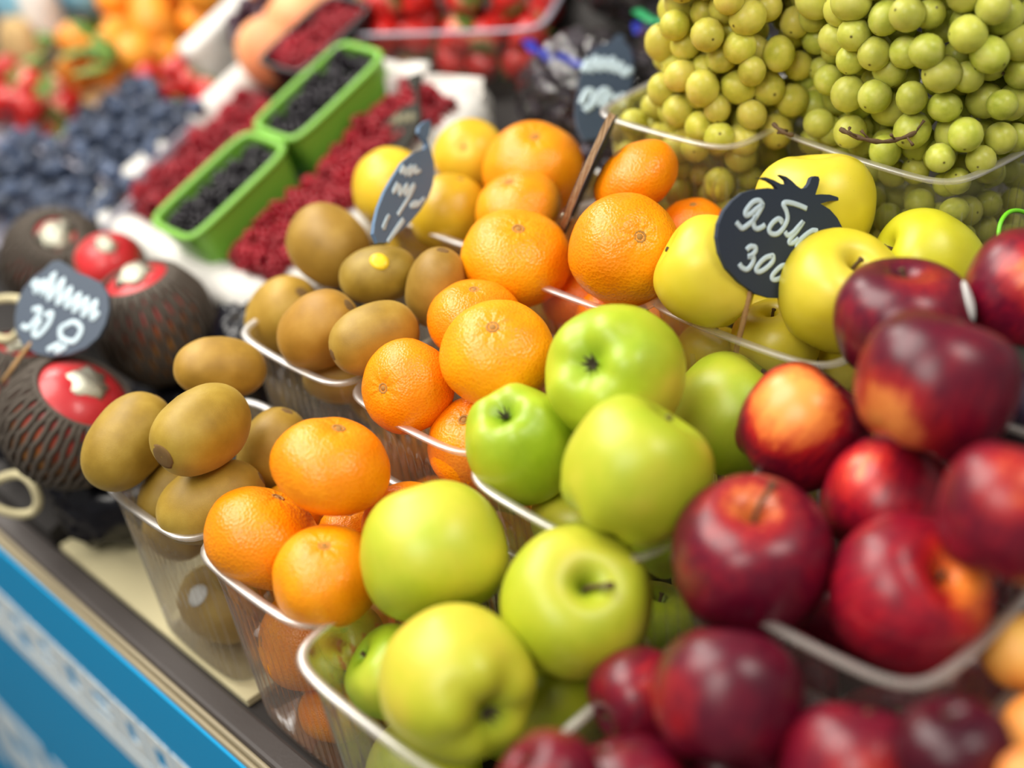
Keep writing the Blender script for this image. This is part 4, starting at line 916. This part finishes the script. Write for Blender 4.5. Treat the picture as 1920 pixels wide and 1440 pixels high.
bunch('grape_bunch', 'large bunch of green grapes heaped over the right-hand grape punnet', pack(f, lo, hi, .0156, 16000, 1), .0101, (.95, 1.0, .92), 1, group=None,
  stempts=[[(-0.4317, 0.6328, 1.0674), (-0.42, 0.6343, 1.0642), (-0.4097, 0.643, 1.0607), (-0.4012, 0.6542, 1.0617), (-0.3994, 0.6666, 1.0627)], [(-0.3784, 0.7257, 1.0966), (-0.3735, 0.7073, 1.0909), (-0.3752, 0.6996, 1.0853)], [(-0.4075, 0.7133, 1.1188), (-0.3989, 0.7037, 1.1175), (-0.3949, 0.7064, 1.1154)]])
f, lo, hi = inbox((-.484, .672, .93), (-.376, .76, 1.044), .022, 'lr')
bunch('grape_bunch', 'green grapes seen through the wall of the right-hand grape punnet', pack(f, lo, hi, .0160, 6000, 2), .0092, (.95, .98, .9), 2)
f, lo, hi = heap((-.541, .69, 1.05), (.047, .060, .135), 1.036, .14)
bunch('grape_bunch', 'yellowish bunch of grapes heaped over the left-hand grape punnet', pack(f, lo, hi, .0156, 16000, 3), .0101, (1.1, 1.02, .9), 3,
  stempts=[[(-0.4852, 0.6408, 1.0558), (-0.4766, 0.6389, 1.0529), (-0.4715, 0.6426, 1.0506)]])
f, lo, hi = inbox((-.606, .63, .93), (-.514, .72, 1.046), .022, 'lr')
bunch('grape_bunch', 'yellowish grapes seen through the wall of the left-hand grape punnet', pack(f, lo, hi, .0160, 6000, 4), .0092, (1.05, 1, .85), 4)
t = tube('cable_tie', [Vector(p) for p in catmull([(-0.333, 0.6406, 1.0042), (-0.3377, 0.6501, 1.0138), (-0.3411, 0.6578, 1.0218), (-0.342, 0.6682, 1.0239), (-0.3395, 0.6777, 1.0213), (-0.3347, 0.6853, 1.014)], 5)], .0013, 7)
tag(link('cable_tie', t, MAT['tie']), 'bright green plastic tie looped at the grape punnet', 'tie')


# ------------------------------------------------------------------ stall structure
st = empty('market_stall', (-.9, .24, 0)); tag(st, 'stepped market stall counter with a blue printed front panel', 'stall'); SO = Vector((-.9, .24, 0))
def sbox(name, lo, hi, mat, bev=.0015):
    o = box(name, [a-b for a, b in zip(lo, SO)], [a-b for a, b in zip(hi, SO)], MAT[mat], st, bev); return o
sbox('display_step', (-.862, .262, .745), (.12, .376, .770), 'deckm')
sbox('display_step', (-.80, .376, .745), (.12, .5, .826), 'deckm')
sbox('display_step', (-.77, .5, .745), (-.497, .614, .860), 'deckm')
sbox('display_step', (-.497, .5, .745), (.12, .641, .860), 'deckm')
sbox('display_step', (-.77, .614, .745), (-.497, .66, .860), 'deckm')
sbox('display_step', (-.64, .616, .861), (-.497, 1.0, .918), 'deckm')
sbox('display_step', (-.497, .642, .745), (.12, 1.0, .918), 'deckm')
# sloping board of the far half
V = [(-2.9, .262, .745), (-.865, .262, .745), (-.865, 1.25, .745), (-2.9, 1.25, .745), (-2.9, .262, .786), (-.865, .262, .786), (-.865, 1.25, 1.181), (-2.9, 1.25, 1.181)]
o = link('sloping_board', mesh('sloping_board', [Vector(v)-SO for v in V], [(3, 2, 1, 0), (4, 5, 6, 7), (0, 1, 5, 4), (1, 2, 6, 5), (2, 3, 7, 6), (3, 0, 4, 7)], False), MAT['deckm'], st)
V = [(-.865, .66, .745), (-.64, .66, .745), (-.64, 1.25, .745), (-.865, 1.25, .745), (-.865, .66, .925), (-.64, .66, .925), (-.64, 1.25, 1.181), (-.865, 1.25, 1.181)]
o = link('sloping_board', mesh('sloping_board', [Vector(v)-SO for v in V], [(3, 2, 1, 0), (4, 5, 6, 7), (0, 1, 5, 4), (1, 2, 6, 5), (2, 3, 7, 6), (3, 0, 4, 7)], False), MAT['deckm'], st)
sbox('front_trim', (-2.9, .2445, .735), (.2, .2625, .774), 'dark', .003)
sbox('edge_strip', (-2.9, .2410, .75), (.2, .2445, .771), 'beige', .003)
sbox('edge_strip', (-2.9, .2375, .745), (.2, .2410, .767), 'beige', .003)
sbox('front_panel', (-2.9, .2355, .05), (.2, .2445, .762), 'blue_panel', .001)
sbox('cabinet_body', (-2.9, .30, .05), (.2, 1.2, .745), 'deckm', .001)
# printed band on the panel: pale letters run together over an underline, blue showing through the letter openings
pr = []
r = random.Random(5)
pr.append(box_data((-2.4, .2347, .626), (-.3, .2356, .642)))
x = -2.4
while x < -.3:
    w = .036 + r.random()*.012
    pr.append(box_data((x, .2347, .645), (x+.012, .2356, .695))); pr.append(box_data((x+w-.012, .2347, .645), (x+w-.001, .2356, .695)))
    pr.append(box_data((x+.011, .2347, .682), (x+w-.011, .2356, .695)))
    if r.random() < .8: pr.append(box_data((x+.011, .2347, .645), (x+w-.011, .2356, .655 + r.random()*.008)))
    if r.random() < .5: pr.append(box_data((x+.011, .2347, .664), (x+w-.011, .2356, .671)))
    x += w + .002
o = link('panel_print', mesh('panel_print', [v-SO for v in join(pr)[0]], join(pr)[1], False), MAT['print_'], st); o['label'] = 'pale lettering band'
pr = []
x = -2.4
while x < -.98:
    w = .10 + r.random()*.03
    pr.append(box_data((x, .2347, .33), (x+.028, .2356, .455))); pr.append(box_data((x+.028, .2347, .43), (x+w, .2356, .455))); pr.append(box_data((x+w-.028, .2347, .33), (x+w, .2356, .43)))
    pr.append(box_data((x+.028, .2347, .372), (x+w-.028, .2356, .395)))
    x += w+.02
o = link('panel_print', mesh('panel_print', [v-SO for v in join(pr)[0]], join(pr)[1], False), MAT['print_'], st); o['label'] = 'larger pale lettering lower down'
fl = box('floor', (-4, -2.5, -.05), (1.5, 2.5, 0), MAT['floor'], None, 0); fl['kind'] = 'structure'
c = box('cardboard_sheet', (-.858, .264, .7705), (-.613, .374, .7768), MAT['cream'], None, .001); tag(c, 'cream cardboard sheet lying under the front kiwi punnet', 'cardboard')


# ------------------------------------------------------------------ berries and what stands behind
TO = Vector((-.904, .441, .95)); TV = Vector((0, 1, .37)).normalized(); TN = Vector((0, -.37, 1)).normalized(); TX = Vector((1, 0, 0))
def tp(u, v, h): return TO + TX*u + TV*v + TN*h
TROT = Matrix((TX, TV, TN)).transposed().to_quaternion()
def tilted(o, u, v, h): o.location = tp(u, v, h); o.rotation_mode = 'QUATERNION'; o.rotation_quaternion = TROT
# --- berry meshes
def drupes(name, n, R, h, rd, mat, seed):
    r = random.Random(seed); parts = []
    for lv in range(4):
        z = -h*.5 + h*lv/3; rr = R*(1, .95, .72, .25)[lv]; m = max(3, int(6.3*rr/(rd*1.75)))
        for k in range(m):
            a = 2*math.pi*(k+.5*(lv % 2))/m; c = Vector((rr*math.cos(a), rr*math.sin(a), z)); s = rd*r.uniform(.9, 1.12)
            V = []; F = []
            pr = [(0, 1), (.62, .78), (.97, .2), (.8, -.6), (0, -1)]
            V.append(c+Vector((0, 0, s)))
            for q, zz in pr[1:4]:
                for t in range(6): V.append(c+Vector((q*math.cos(t*1.0472), q*math.sin(t*1.0472), zz))*s)
            V.append(c-Vector((0, 0, s)))
            for t in range(6):
                u = (t+1) % 6; F += [(0, 1+t, 1+u), (1+t, 7+t, 7+u, 1+u), (7+t, 13+t, 13+u, 7+u), (13+t, 19, 13+u)]
            parts.append((V, F))
    me = mesh(name, *join(parts)); me.materials.append(mat); return me
RASP = [drupes('raspberry', 0, .0068, .014, .0028, MAT['rasp'], s) for s in (1, 2)]
BLK = [drupes('blackberry', 0, .0066, .015, .003, MAT['black'], s) for s in (3, 4)]
def blueberry():
    V, F = [], []
    prof = [(0, .78), (.2, .78), (.24, .95), (.36, .98), (.42, .9), (.7, .68), (.93, .3), (.97, -.1), (.8, -.58), (.45, -.86), (0, -.93)]
    me = lathe('blueberry', prof, 14, lambda v: v*(1+.03*mnoise.noise(v*2))); me.materials.append(MAT['blue']); return me
BLUE = blueberry()
def strawberry(seed):
    w = wob(seed, .08)
    prof = [(0, .66), (.3, .72), (.62, .62), (.84, .36), (.9, .05), (.8, -.35), (.58, -.75), (.33, -1.05), (.14, -1.2), (0, -1.24)]
    return lathe('strawberry', [(max(0, p.x), p.y) for p in catmull(prof, 2)][:-1] + [(0, -1.24)], 18, w)
STRAW = [strawberry(s) for s in (1, 2, 3)]
def leafcap():
    parts = []
    for k in range(7):
        a = k*.898; d = Vector((math.cos(a), math.sin(a), 0))
        parts.append(tube_data([Vector((0, 0, .72)), Vector((0, 0, .78))+d*.3, Vector((0, 0, .74))+d*.6, Vector((0, 0, .9))+d*.85], [.08, .16, .13, .02], 6, flat=.25, up=(0, 0, 1)))
    parts.append(tube_data([(0, 0, .7), (.05, 0, 1.05)], [.07, .05], 6))
    return mesh('leaf_cap', *join(parts))
CAP = leafcap()
def scatter(name, label, cat, group, meshes, pts, rad, seed, mat=None, upbias=0, cap=None, jitter=.12, tint=None, spread=.15):
    r = random.Random(seed)
    for p in pts:
        o = bpy.data.objects.new(name, r.choice(meshes)); COL.objects.link(o); o.location = p
        s = rad*r.uniform(1-jitter, 1+jitter); o.scale = (s, s, s)
        if mat is not None and not o.data.materials: o.data.materials.append(mat)
        d = Vector((r.gauss(0, 1), r.gauss(0, 1), r.gauss(0, 1)+upbias)); o.rotation_mode = 'QUATERNION'; o.rotation_quaternion = axis_rot(d, r.random()*6)
        k = r.uniform(1-spread, 1+spread); o.color = (k, k, k, 1) if not tint else (tint[0]*k, tint[1]*k, tint[2]*k, 1)
        tag(o, label, cat, group)
        if cap is not None:
            c = bpy.data.objects.new('leaf_cap', cap); COL.objects.link(c); c.parent = o
            if not cap.materials: cap.materials.append(MAT['green_stem'])
def grid_pts(u0, u1, v0, v1, step, hs, seed, jit=.25, tf=tp):
    r = random.Random(seed); out = []
    for li, h in enumerate(hs):
        nu = max(1, int(round((u1-u0)/step))); nv = max(1, int(round((v1-v0)/step)))
        for i in range(nu):
            for j in range(nv):
                out.append(tf(u0+(i+.5+(.25 if li % 2 else 0)+r.uniform(-jit, jit)*.5)*(u1-u0)/nu, v0+(j+.5+r.uniform(-jit, jit)*.5)*(v1-v0)/nv, h+r.uniform(-.1, .1)*step))
    return out
# --- white tray with raspberries and green punnets
def tray():
    root = empty('foam_tray'); tilted(root, -.036, .116, -.066); tag(root, 'white foam tray of raspberries and green berry punnets', 'tray')
    hw, hv = .134, .116
    link('tray_floor', mesh('tray_floor', *box_data((-hw, -hv, -.006), (hw, hv, 0)), False), MAT['white'], root)
    for nm, path in (('tray_lip', [(-hw, -hv, .014), (hw, -hv, .014)]), ('tray_lip', [(-hw, hv, .014), (hw, hv, .014)]), ('tray_lip', [(-hw, -hv, .014), (-hw, hv, .014)]), ('tray_lip', [(hw, -hv, .014), (hw, hv, .014)])):
        link(nm, tube('tray_lip', [Vector(path[0]).lerp(Vector(path[1]), t/6) for t in range(7)], .019, 10), MAT['white'], root)
tray()
cr = empty('crate', (-.937, .56, .83)); tag(cr, 'dark crate carrying the white berry tray', 'crate')
V = [(-.12, -.10, -.03), (.12, -.10, -.03), (.12, .10, .03), (-.12, .10, .03)]
zt = lambda y: (tp(0, y/ TV.y, -.074).z)
V2 = []
for x, y, _ in V:
    Y = .56+y; V2.append((x, y, zt(Y-.441)-.83))
B = [(x, y, (.8 if y > 0 else .787)+.0-.83 + (.02 if y < 0 else .07)*0) for x, y, _ in V]
link('crate_body', mesh('crate_body', [Vector(v) for v in B+V2], [(3, 2, 1, 0), (4, 5, 6, 7), (0, 1, 5, 4), (1, 2, 6, 5), (2, 3, 7, 6), (3, 0, 4, 7)], False), MAT['bplastic'], cr)
def green_punnet(v0, label):
    root = empty('berry_punnet'); tilted(root, -.002, v0+.055, -.058); tag(root, label, 'punnet', 'green berry punnets')
    O = outline(.062, .110, .01, .02, 64); H = .056; V = []; F = []; n = 64
    for f, s in ((0, .86), (1, 1.0)):
        for x, y in O: V.append((x*s, y*s, H*f))
    for x, y in O: V.append((x*.93, y*.955, H))
    for x, y in O: V.append((x*.82, y*.84, .003))
    for i in range(3):
        for k in range(n): F.append((i*n+k, i*n+(k+1) % n, (i+1)*n+(k+1) % n, (i+1)*n+k))
    F.append(tuple(range(n))[::-1]); F.append(tuple(3*n+k for k in range(n)))
    link('tub_body', mesh('tub_body', V, F, False), MAT['gplastic'], root)
    link('tub_rim', mesh('tub_rim', *tube_data([(x*.97, y*.985, H) for x, y in O], .0034, 8, closed=True, up=(0, 0, 1), flat=.7)), MAT['gplastic'], root)
green_punnet(-.002, 'bright green punnet of blackberries at the front of the tray')
green_punnet(.113, 'bright green punnet of blackberries at the back of the tray')
scatter('blackberry', 'blackberry in the front green punnet', 'blackberry', 'blackberries in the front green punnet', BLK, grid_pts(-.021, .017, 0.012, 0.096, .0165, (-.043, -.028), 11) + grid_pts(-.026, .022, .006, .102, .0165, (-.011,), 111), 1.0, 13)
scatter('blackberry', 'blackberry in the back green punnet', 'blackberry', 'blackberries in the back green punnet', BLK, grid_pts(-.021, .017, 0.127, 0.211, .0165, (-.043, -.028), 12) + grid_pts(-.026, .022, .121, .217, .0165, (-.011,), 121), 1.0, 73)
scatter('raspberry', 'raspberry in the heap on the kiwi side of the green punnets', 'raspberry', 'raspberries on the kiwi side', RASP, grid_pts(.036, .098, .012, .222, .0165, (-.056, -.042, -.029), 14), 1.0, 15)
scatter('raspberry', 'raspberry in the heap on the blueberry side of the green punnets', 'raspberry', 'raspberries on the blueberry side', RASP, grid_pts(-.148, -.042, .018, .170, .0175, (-.056, -.042), 16) + grid_pts(-.120, -.048, .022, .160, .018, (-.028,), 17), 1.0, 18)
# black punnet with a few raspberries behind
def small_tub(name, label, u, v, h, w, d, H, mat, rim=None, grp=None, tf=tilted):
    root = empty(name); tf(root, u, v, h); tag(root, label, 'punnet', grp)
    O = outline(w, d, .01, .02, 64); V = []; F = []; n = 64
    for f, s in ((0, .9), (1, 1.0)):
        for x, y in O: V.append((x*s, y*s, H*f))
    for k in range(n): F.append((k, (k+1) % n, n+(k+1) % n, n+k))
    F.append(tuple(range(n))[::-1])
    b = link('tub_body', mesh('tub_body', V, F), MAT[mat], root)
    link('tub_rim', mesh('tub_rim', *tube_data([(x*1.02, y*1.02, H) for x, y in O], .0026, 8, closed=True, up=(0, 0, 1), flat=.7)), MAT[rim or mat], root)
    return root
small_tub('berry_punnet', 'black punnet of raspberries behind the left raspberry heap', -.066, .222, -.058, .062, .09, .058, 'bplastic')
scatter('raspberry', 'raspberry in the black punnet', 'raspberry', 'raspberries in the black punnet', RASP, grid_pts(-.092, -.042, .184, .262, .017, (-.04, -.022, -.006), 19), 1.0, 20)
# --- crumpled white paper
def crumple(name, label, cat, c, ex, ey, ez, mat, amp, seed, thick=.0015, n=14):
    off = Vector((seed*3.1, seed*1.7, seed)); V = []; F = []
    ex, ey, ez = Vector(ex), Vector(ey), Vector(ez)
    for i in range(n):
        for j in range(n):
            a, b = i/(n-1)-.5, j/(n-1)-.5; p = Vector((a*3, b*3, 0))
            V.append(ex*a + ey*b + ez*(mnoise.noise(p+off)+.6*abs(mnoise.noise(p*2.3+off)))*amp + ex*mnoise.noise(p*1.3+off*2)*.08)
    for i in range(n-1):
        for j in range(n-1): F.append((i*n+j, (i+1)*n+j, (i+1)*n+j+1, i*n+j+1))
    o = link(name, mesh(name, V, F), MAT[mat]); o.location = c; m = o.modifiers.new('thick', 'SOLIDIFY'); m.thickness = thick; o['category'] = cat; o['label'] = label
    return o
crumple('paper_sheet', 'crumpled white paper hanging behind the yellow citrus', 'paper', (-0.8394, 0.6595, 0.9689), (.075, .03, 0), (0, .03, .075), (.4, -.8, .4), 'paper', .02, 2)
crumple('paper_sheet', 'white paper at the back corner of the raspberry tray', 'paper', (-0.8974, 0.6457, 0.9871), (.06, .02, 0), (0, .06, .04), (.2, -.6, .7), 'paper', .015, 3)
#crumple('paper_sheet', 'white paper lining the front edge of the berry tray near the kiwis', 'paper', (-0.8304, 0.4774, 0.9337), (.09, .0, 0), (0, .02, .03), (.1, -.8, .6), 'paper', .012, 4)
# --- clear box of strawberries behind
punnet(-1.0, -.824, .70, .806, .966, 1.024, 'clear box of strawberries behind the green punnets', math.radians(33), 'clear', 'lav', 'strawberry_box', None, .06, False, .02)
w_ = lambda u, v, h: Vector((-.912, .753, h)) + Matrix.Rotation(math.radians(33), 3, 'Z') @ Vector((u, v, 0))
scatter('strawberry', 'ripe strawberry in the clear box behind the green punnets', 'strawberry', 'strawberries in the clear box', STRAW, grid_pts(-.08, .08, -.043, .043, .034, (.985, 1.012), 21, tf=w_) + grid_pts(-.08, .07, -.03, .04, .034, (1.04, 1.066), 22, tf=w_), .0165, 23, MAT['straw'], cap=CAP)
# --- far berries on the sloping board
dk = lambda x, y, h: Vector((x, y, .786+.4*(y-.262)+h))
def tray2(name, label, x0, x1, y0, y1, h, mat, wall=.004, rimm=None):
    root = empty(name, dk((x0+x1)/2, (y0+y1)/2, .001)); tag(root, label, 'tray'); root.rotation_euler = (math.atan(.4), 0, 0); w, d = (x1-x0)/2, (y1-y0)/2*1.077
    link('tray_floor', mesh('tray_floor', *box_data((-w, -d, 0), (w, d, .003)), False), MAT[mat], root)
    for lo, hi in (((-w, -d, 0), (w, -d+wall, h)), ((-w, d-wall, 0), (w, d, h)), ((-w, -d, 0), (-w+wall, d, h)), ((w-wall, -d, 0), (w, d, h))):
        bevel(link('tray_side', mesh('tray_side', *box_data(lo, hi), False), MAT[rimm or mat], root), .0015)
    return root
def packed(x0, x1, y0, y1, hs, dm, seed):
    lo = np.array((x0, y0, hs[0])); hi = np.array((x1, y1, hs[1]))
    P = pack(lambda p: p[2] > hs[1] - .024, lo, hi, dm, 6000, seed); return [dk(*p) for p in P]
def cover(x0, x1, y0, y1, step, hs, seed): return grid_pts(x0, x1, y0, y1, step, hs, seed, .5, dk)
tray2('berry_tray', 'pale frosted tray of blueberries nearest the netted fruit', -1.26, -1.025, .405, .50, .055, 'lav')
scatter('blueberry', 'blueberry in the nearer blueberry tray', 'blueberry', 'blueberries in the nearer tray', [BLUE], packed(-1.25, -1.035, .414, .492, (.028, .066), .0148, 31), .0085, 32, spread=.55)
tray2('berry_tray', 'pale frosted tray of blueberries behind the nearer one', -1.2, -1.055, .505, .582, .05, 'lav')
scatter('blueberry', 'blueberry in the farther blueberry tray', 'blueberry', 'blueberries in the farther tray', [BLUE], packed(-1.19, -1.065, .511, .576, (.026, .062), .0148, 33), .0085, 34, spread=.55)
tray2('berry_tray', 'low tray of strawberries at the far left', -1.43, -1.208, .49, .548, .04, 'lav')
scatter('strawberry', 'strawberry in the far left heap', 'strawberry', 'strawberries at the far left', STRAW, cover(-1.42, -1.218, .498, .54, .034, (.03, .058, .075), 35), .017, 36, MAT['straw'], cap=CAP)
tray2('berry_tray', 'low tray of strawberries at the left edge beside the blueberries', -1.46, -1.265, .39, .475, .04, 'lav')
scatter('strawberry', 'strawberry at the left edge beside the nearer blueberries', 'strawberry', 'strawberries beside the nearer blueberries', STRAW, cover(-1.45, -1.275, .40, .466, .034, (.03, .058, .078), 37), .017, 38, MAT['straw'], cap=CAP)
tray2('berry_tray', 'low tray of red berries behind the blueberries', -1.215, -1.075, .585, .63, .035, 'lav')
scatter('strawberry', 'strawberry in the low tray behind the farther blueberries', 'strawberry', 'strawberries behind the farther blueberries', STRAW, cover(-1.205, -1.085, .590, .625, .030, (.028, .045), 39), .0145, 40, MAT['straw'], cap=CAP)
# leaves, orange fruit, white divider, purple wrap, peaches
tray2('fruit_tray', 'kraft tray of orange fruit at the top of the picture', -1.36, -1.19, .57, .72, .03, 'kraft')
APR = [round_mesh(s, 1.0, .03, .05, 14, 20) for s in (5, 6)]
scatter('orange_fruit', 'small orange fruit in the kraft tray at the back', 'apricot', 'orange fruit at the back', APR, cover(-1.35, -1.2, .578, .71, .045, (.03, .06), 41), .022, 42, MAT['apricot'], tint=(1.05, .85, .3))
lf = []
r = random.Random(9)
for k in range(16):
    x, y = r.uniform(-1.34, -1.16), r.uniform(.556, .59); p = dk(x, y, .075+r.random()*.02); d = Vector((r.uniform(-1, 1), r.uniform(-1, 1), r.uniform(-.2, .6))).normalized()
    me = mesh('leaf', *tube_data([(0, 0, 0), d*.012, d*.026, d*.038], [.002, .010, .008, .001], 8, flat=.12, up=(.1, .1, 1)))
    o = link('leaf', me, MAT['green_stem']); o.location = p; tag(o, 'loose green leaf lying between strawberries and orange fruit', 'leaf', 'loose green leaves')
o = box('divider_board', (-.014, -.11, -.04), (.014, .11, .022), MAT['white'], None, .006); o.location = dk(-1.138, .722, .045); o.rotation_euler = (math.atan(.4), 0, 0); tag(o, 'white board standing between orange fruit and dark grapes', 'board')
DG = [uv('grape', 1.08, 8, 12)]; DG[0].materials.append(MAT['dgrape'])
def dbunch(label, c, rr, n, seed, tint=(1, 1, 1), sz=.0095):
    c = np.array(c); rr = np.array(rr)
    f = lambda p: ((p-c)/rr) @ ((p-c)/rr) < 1
    P = pack(f, c-rr, c+rr, sz*1.75, n, seed); bunch('grape_bunch', label, P, sz, tint, seed, meshes=DG)
dbunch('dark purple grapes beside the white divider board', dk(-1.095, .715, .04), (.026, .07, .03), 1500, 51, (1.6, 1.2, 1.3))
PC = [round_mesh(s, .95, .03, .06, 16, 24) for s in (7, 8)]
tray2('fruit_tray', 'pale tray of peaches behind the black raspberry punnet', -1.066, -.985, .64, .86, .012, 'white')
scatter('peach', 'pale orange peach behind the black raspberry punnet', 'peach', 'peaches at the back', PC, [Vector(p) for p in ((-1.0383, 0.6471, 0.9988), (-1.0486, 0.6888, 1.0064), (-1.1098, 0.7086, 1.0065), (-1.0713, 0.7522, 1.0043))], .034, 53, MAT['peach'], tint=(1.05, .95, .9))
o = link('sign_post', mesh('sign_post', *tube_data([(0, 0, 0), (0, 0, .2)], .007, 10)), MAT['post']); o.location = dk(-1.018, .722, .0); tag(o, 'slim grey post between peaches and strawberry box', 'post')
# bagged dark grapes
def bag(label, c, rr, seed, zipc):
    root = empty('grape_bag', c); tag(root, label, 'bag'); off = Vector((seed*2.3, seed, 0))
    me = round_mesh(seed, 1.0, .02, 0, 44, 72, 0)
    for v in me.vertices:
        d = v.co.normalized(); k = 1 + .16*abs(mnoise.noise(d*3.5+off)) + .14*abs(mnoise.noise(d*9+off)); v.co = Vector((d.x*rr[0], d.y*rr[1], d.z*rr[2]))*k
    b = link('bag_film', me, MAT['film'], root)
    for j, z in enumerate(zipc):
        m = 14; pts = [Vector((rr[0]*(-1+2*i/(m-1))*.95, -rr[1]*.55*math.cos((i/(m-1)-.5)*2.2)+.01*mnoise.noise(Vector((i*.6, seed, j))), rr[2]*.86+.007*mnoise.noise(Vector((i*.7, seed+5, j)))-j*.010)) for i in range(m)]
        s = link('zip_strip', mesh('zip_strip', *tube_data(pts, .005, 6, flat=.3, up=(0, 0, 1))), MAT[z], root); s['label'] = ('green' if z == 'greenz' else 'blue') + ' zip strip'
for i, (c, rr, lab, z) in enumerate((((-.735, .735, .99), (.055, .05, .045), 'clear bag of dark grapes in the middle of the back row', ('bluez',)),
      ((-.655, .79, 1.005), (.065, .055, .05), 'clear bag of dark grapes with green and blue zip strips', ('greenz', 'bluez')),
      ((-.70, .715, .965), (.055, .03, .032), 'clear bag of dark grapes just behind the mandarins', ()),
      ((-.745, .85, 1.05), (.09, .05, .05), 'clear bag of dark grapes at the top of the picture', ()))):
    bag(lab, c, rr, 3+i, z)
    dbunch('dark grapes inside the ' + lab.split('clear ')[1], c, [q*.93 for q in rr], 2500, 61+i, (1, 1, 1.2))
# black bags between netted fruit and kiwis
def black_bag(label, c, rr, seed):
    me = round_mesh(seed, 1.0, .02, 0, 26, 40, 0); off = Vector((seed, seed*2, 0))
    for v in me.vertices:
        d = v.co.normalized(); k = 1 + .22*abs(mnoise.noise(d*2.7+off)) + .12*mnoise.noise(d*6+off); v.co = Vector((d.x*rr[0], d.y*rr[1], max(-.75, d.z)*rr[2]))*k
    o = link('black_bag', me, MAT['bag']); o.location = c; tag(o, label, 'bag')
black_bag('crumpled black bag under the nearest netted fruit', (-.835, .318, .815), (.05, .05, .042), 4)
black_bag('crumpled black bag between netted fruit and second-row kiwis', (-.785, .42, .872), (.035, .035, .055), 6)
black_bag('crumpled black bag under the left netted fruit', (-.94, .315, .825), (.05, .045, .03), 8)
black_bag('crumpled black bag beneath the right netted fruit', (-.865, .40, .832), (.05, .04, .032), 9)
o = link('plastic_loop', mesh('plastic_loop', *tube_data([(.022*math.cos(a), .016*math.sin(a), .004*math.sin(2*a)) for a in [2*math.pi*k/24 for k in range(24)]], .0032, 8, closed=True)), MAT['cream']); o.location = (-0.9125, 0.3009, 0.9382); o.rotation_euler = (.4, .2, 0); tag(o, 'cream plastic loop handle at the left edge beside the oval sign', 'handle')
o = link('plastic_loop', mesh('plastic_loop', *tube_data([(.02*math.cos(a), .014*math.sin(a), .006*math.sin(2*a)) for a in [2*math.pi*k/24 for k in range(24)]], .0034, 8, closed=True)), MAT['cream']); o.location = (-0.853, 0.2447, 0.8394); o.rotation_euler = (.7, .2, .5); tag(o, 'cream plastic loop at the stall edge below the nearest netted fruit', 'handle')
# dark plums in the third column behind the crimson apple
PL = [round_mesh(s, 1.05, .03, .05, 14, 20) for s in (9,)]
scatter('plum', 'dark plum behind the crimson apple at the right edge', 'plum', 'dark plums at the right edge', PL, [Vector(p) for p in ((-0.2659, 0.5575, 0.9803), (-0.2709, 0.5572, 0.9583), (-0.2685, 0.5895, 0.9783), (-0.2521, 0.5654, 0.9718))], .020, 71, MAT['plum'])
# pale bags at the far left corner
def soft_bag(label, c, rr, seed, mat):
    me = round_mesh(seed, 1.0, .02, 0, 22, 32, 0); off = Vector((seed, seed*2, 0))
    for v in me.vertices:
        d = v.co.normalized(); k = 1 + .16*abs(mnoise.noise(d*2.2+off)) + .06*mnoise.noise(d*5+off); v.co = Vector((d.x*rr[0], d.y*rr[1], max(-.8, d.z)*rr[2]))*k
    o = link('plastic_bag', me, MAT[mat]); o.location = c; tag(o, label, 'bag')
soft_bag('white plastic bag standing at the far left end', dk(-1.40, .605, .06), (.022, .02, .045), 5, 'paper')
soft_bag('pale blue plastic bag in the top left corner', dk(-1.455, .612, .088), (.045, .03, .06), 7, 'bluebag')
soft_bag('tan paper bag beside the strawberries at the far left', dk(-1.40, .572, .05), (.03, .018, .035), 11, 'kraft')
soft_bag('blue plastic bag behind the white bag at the far left', dk(-1.42, .66, .08), (.04, .025, .06), 13, 'bluebag')
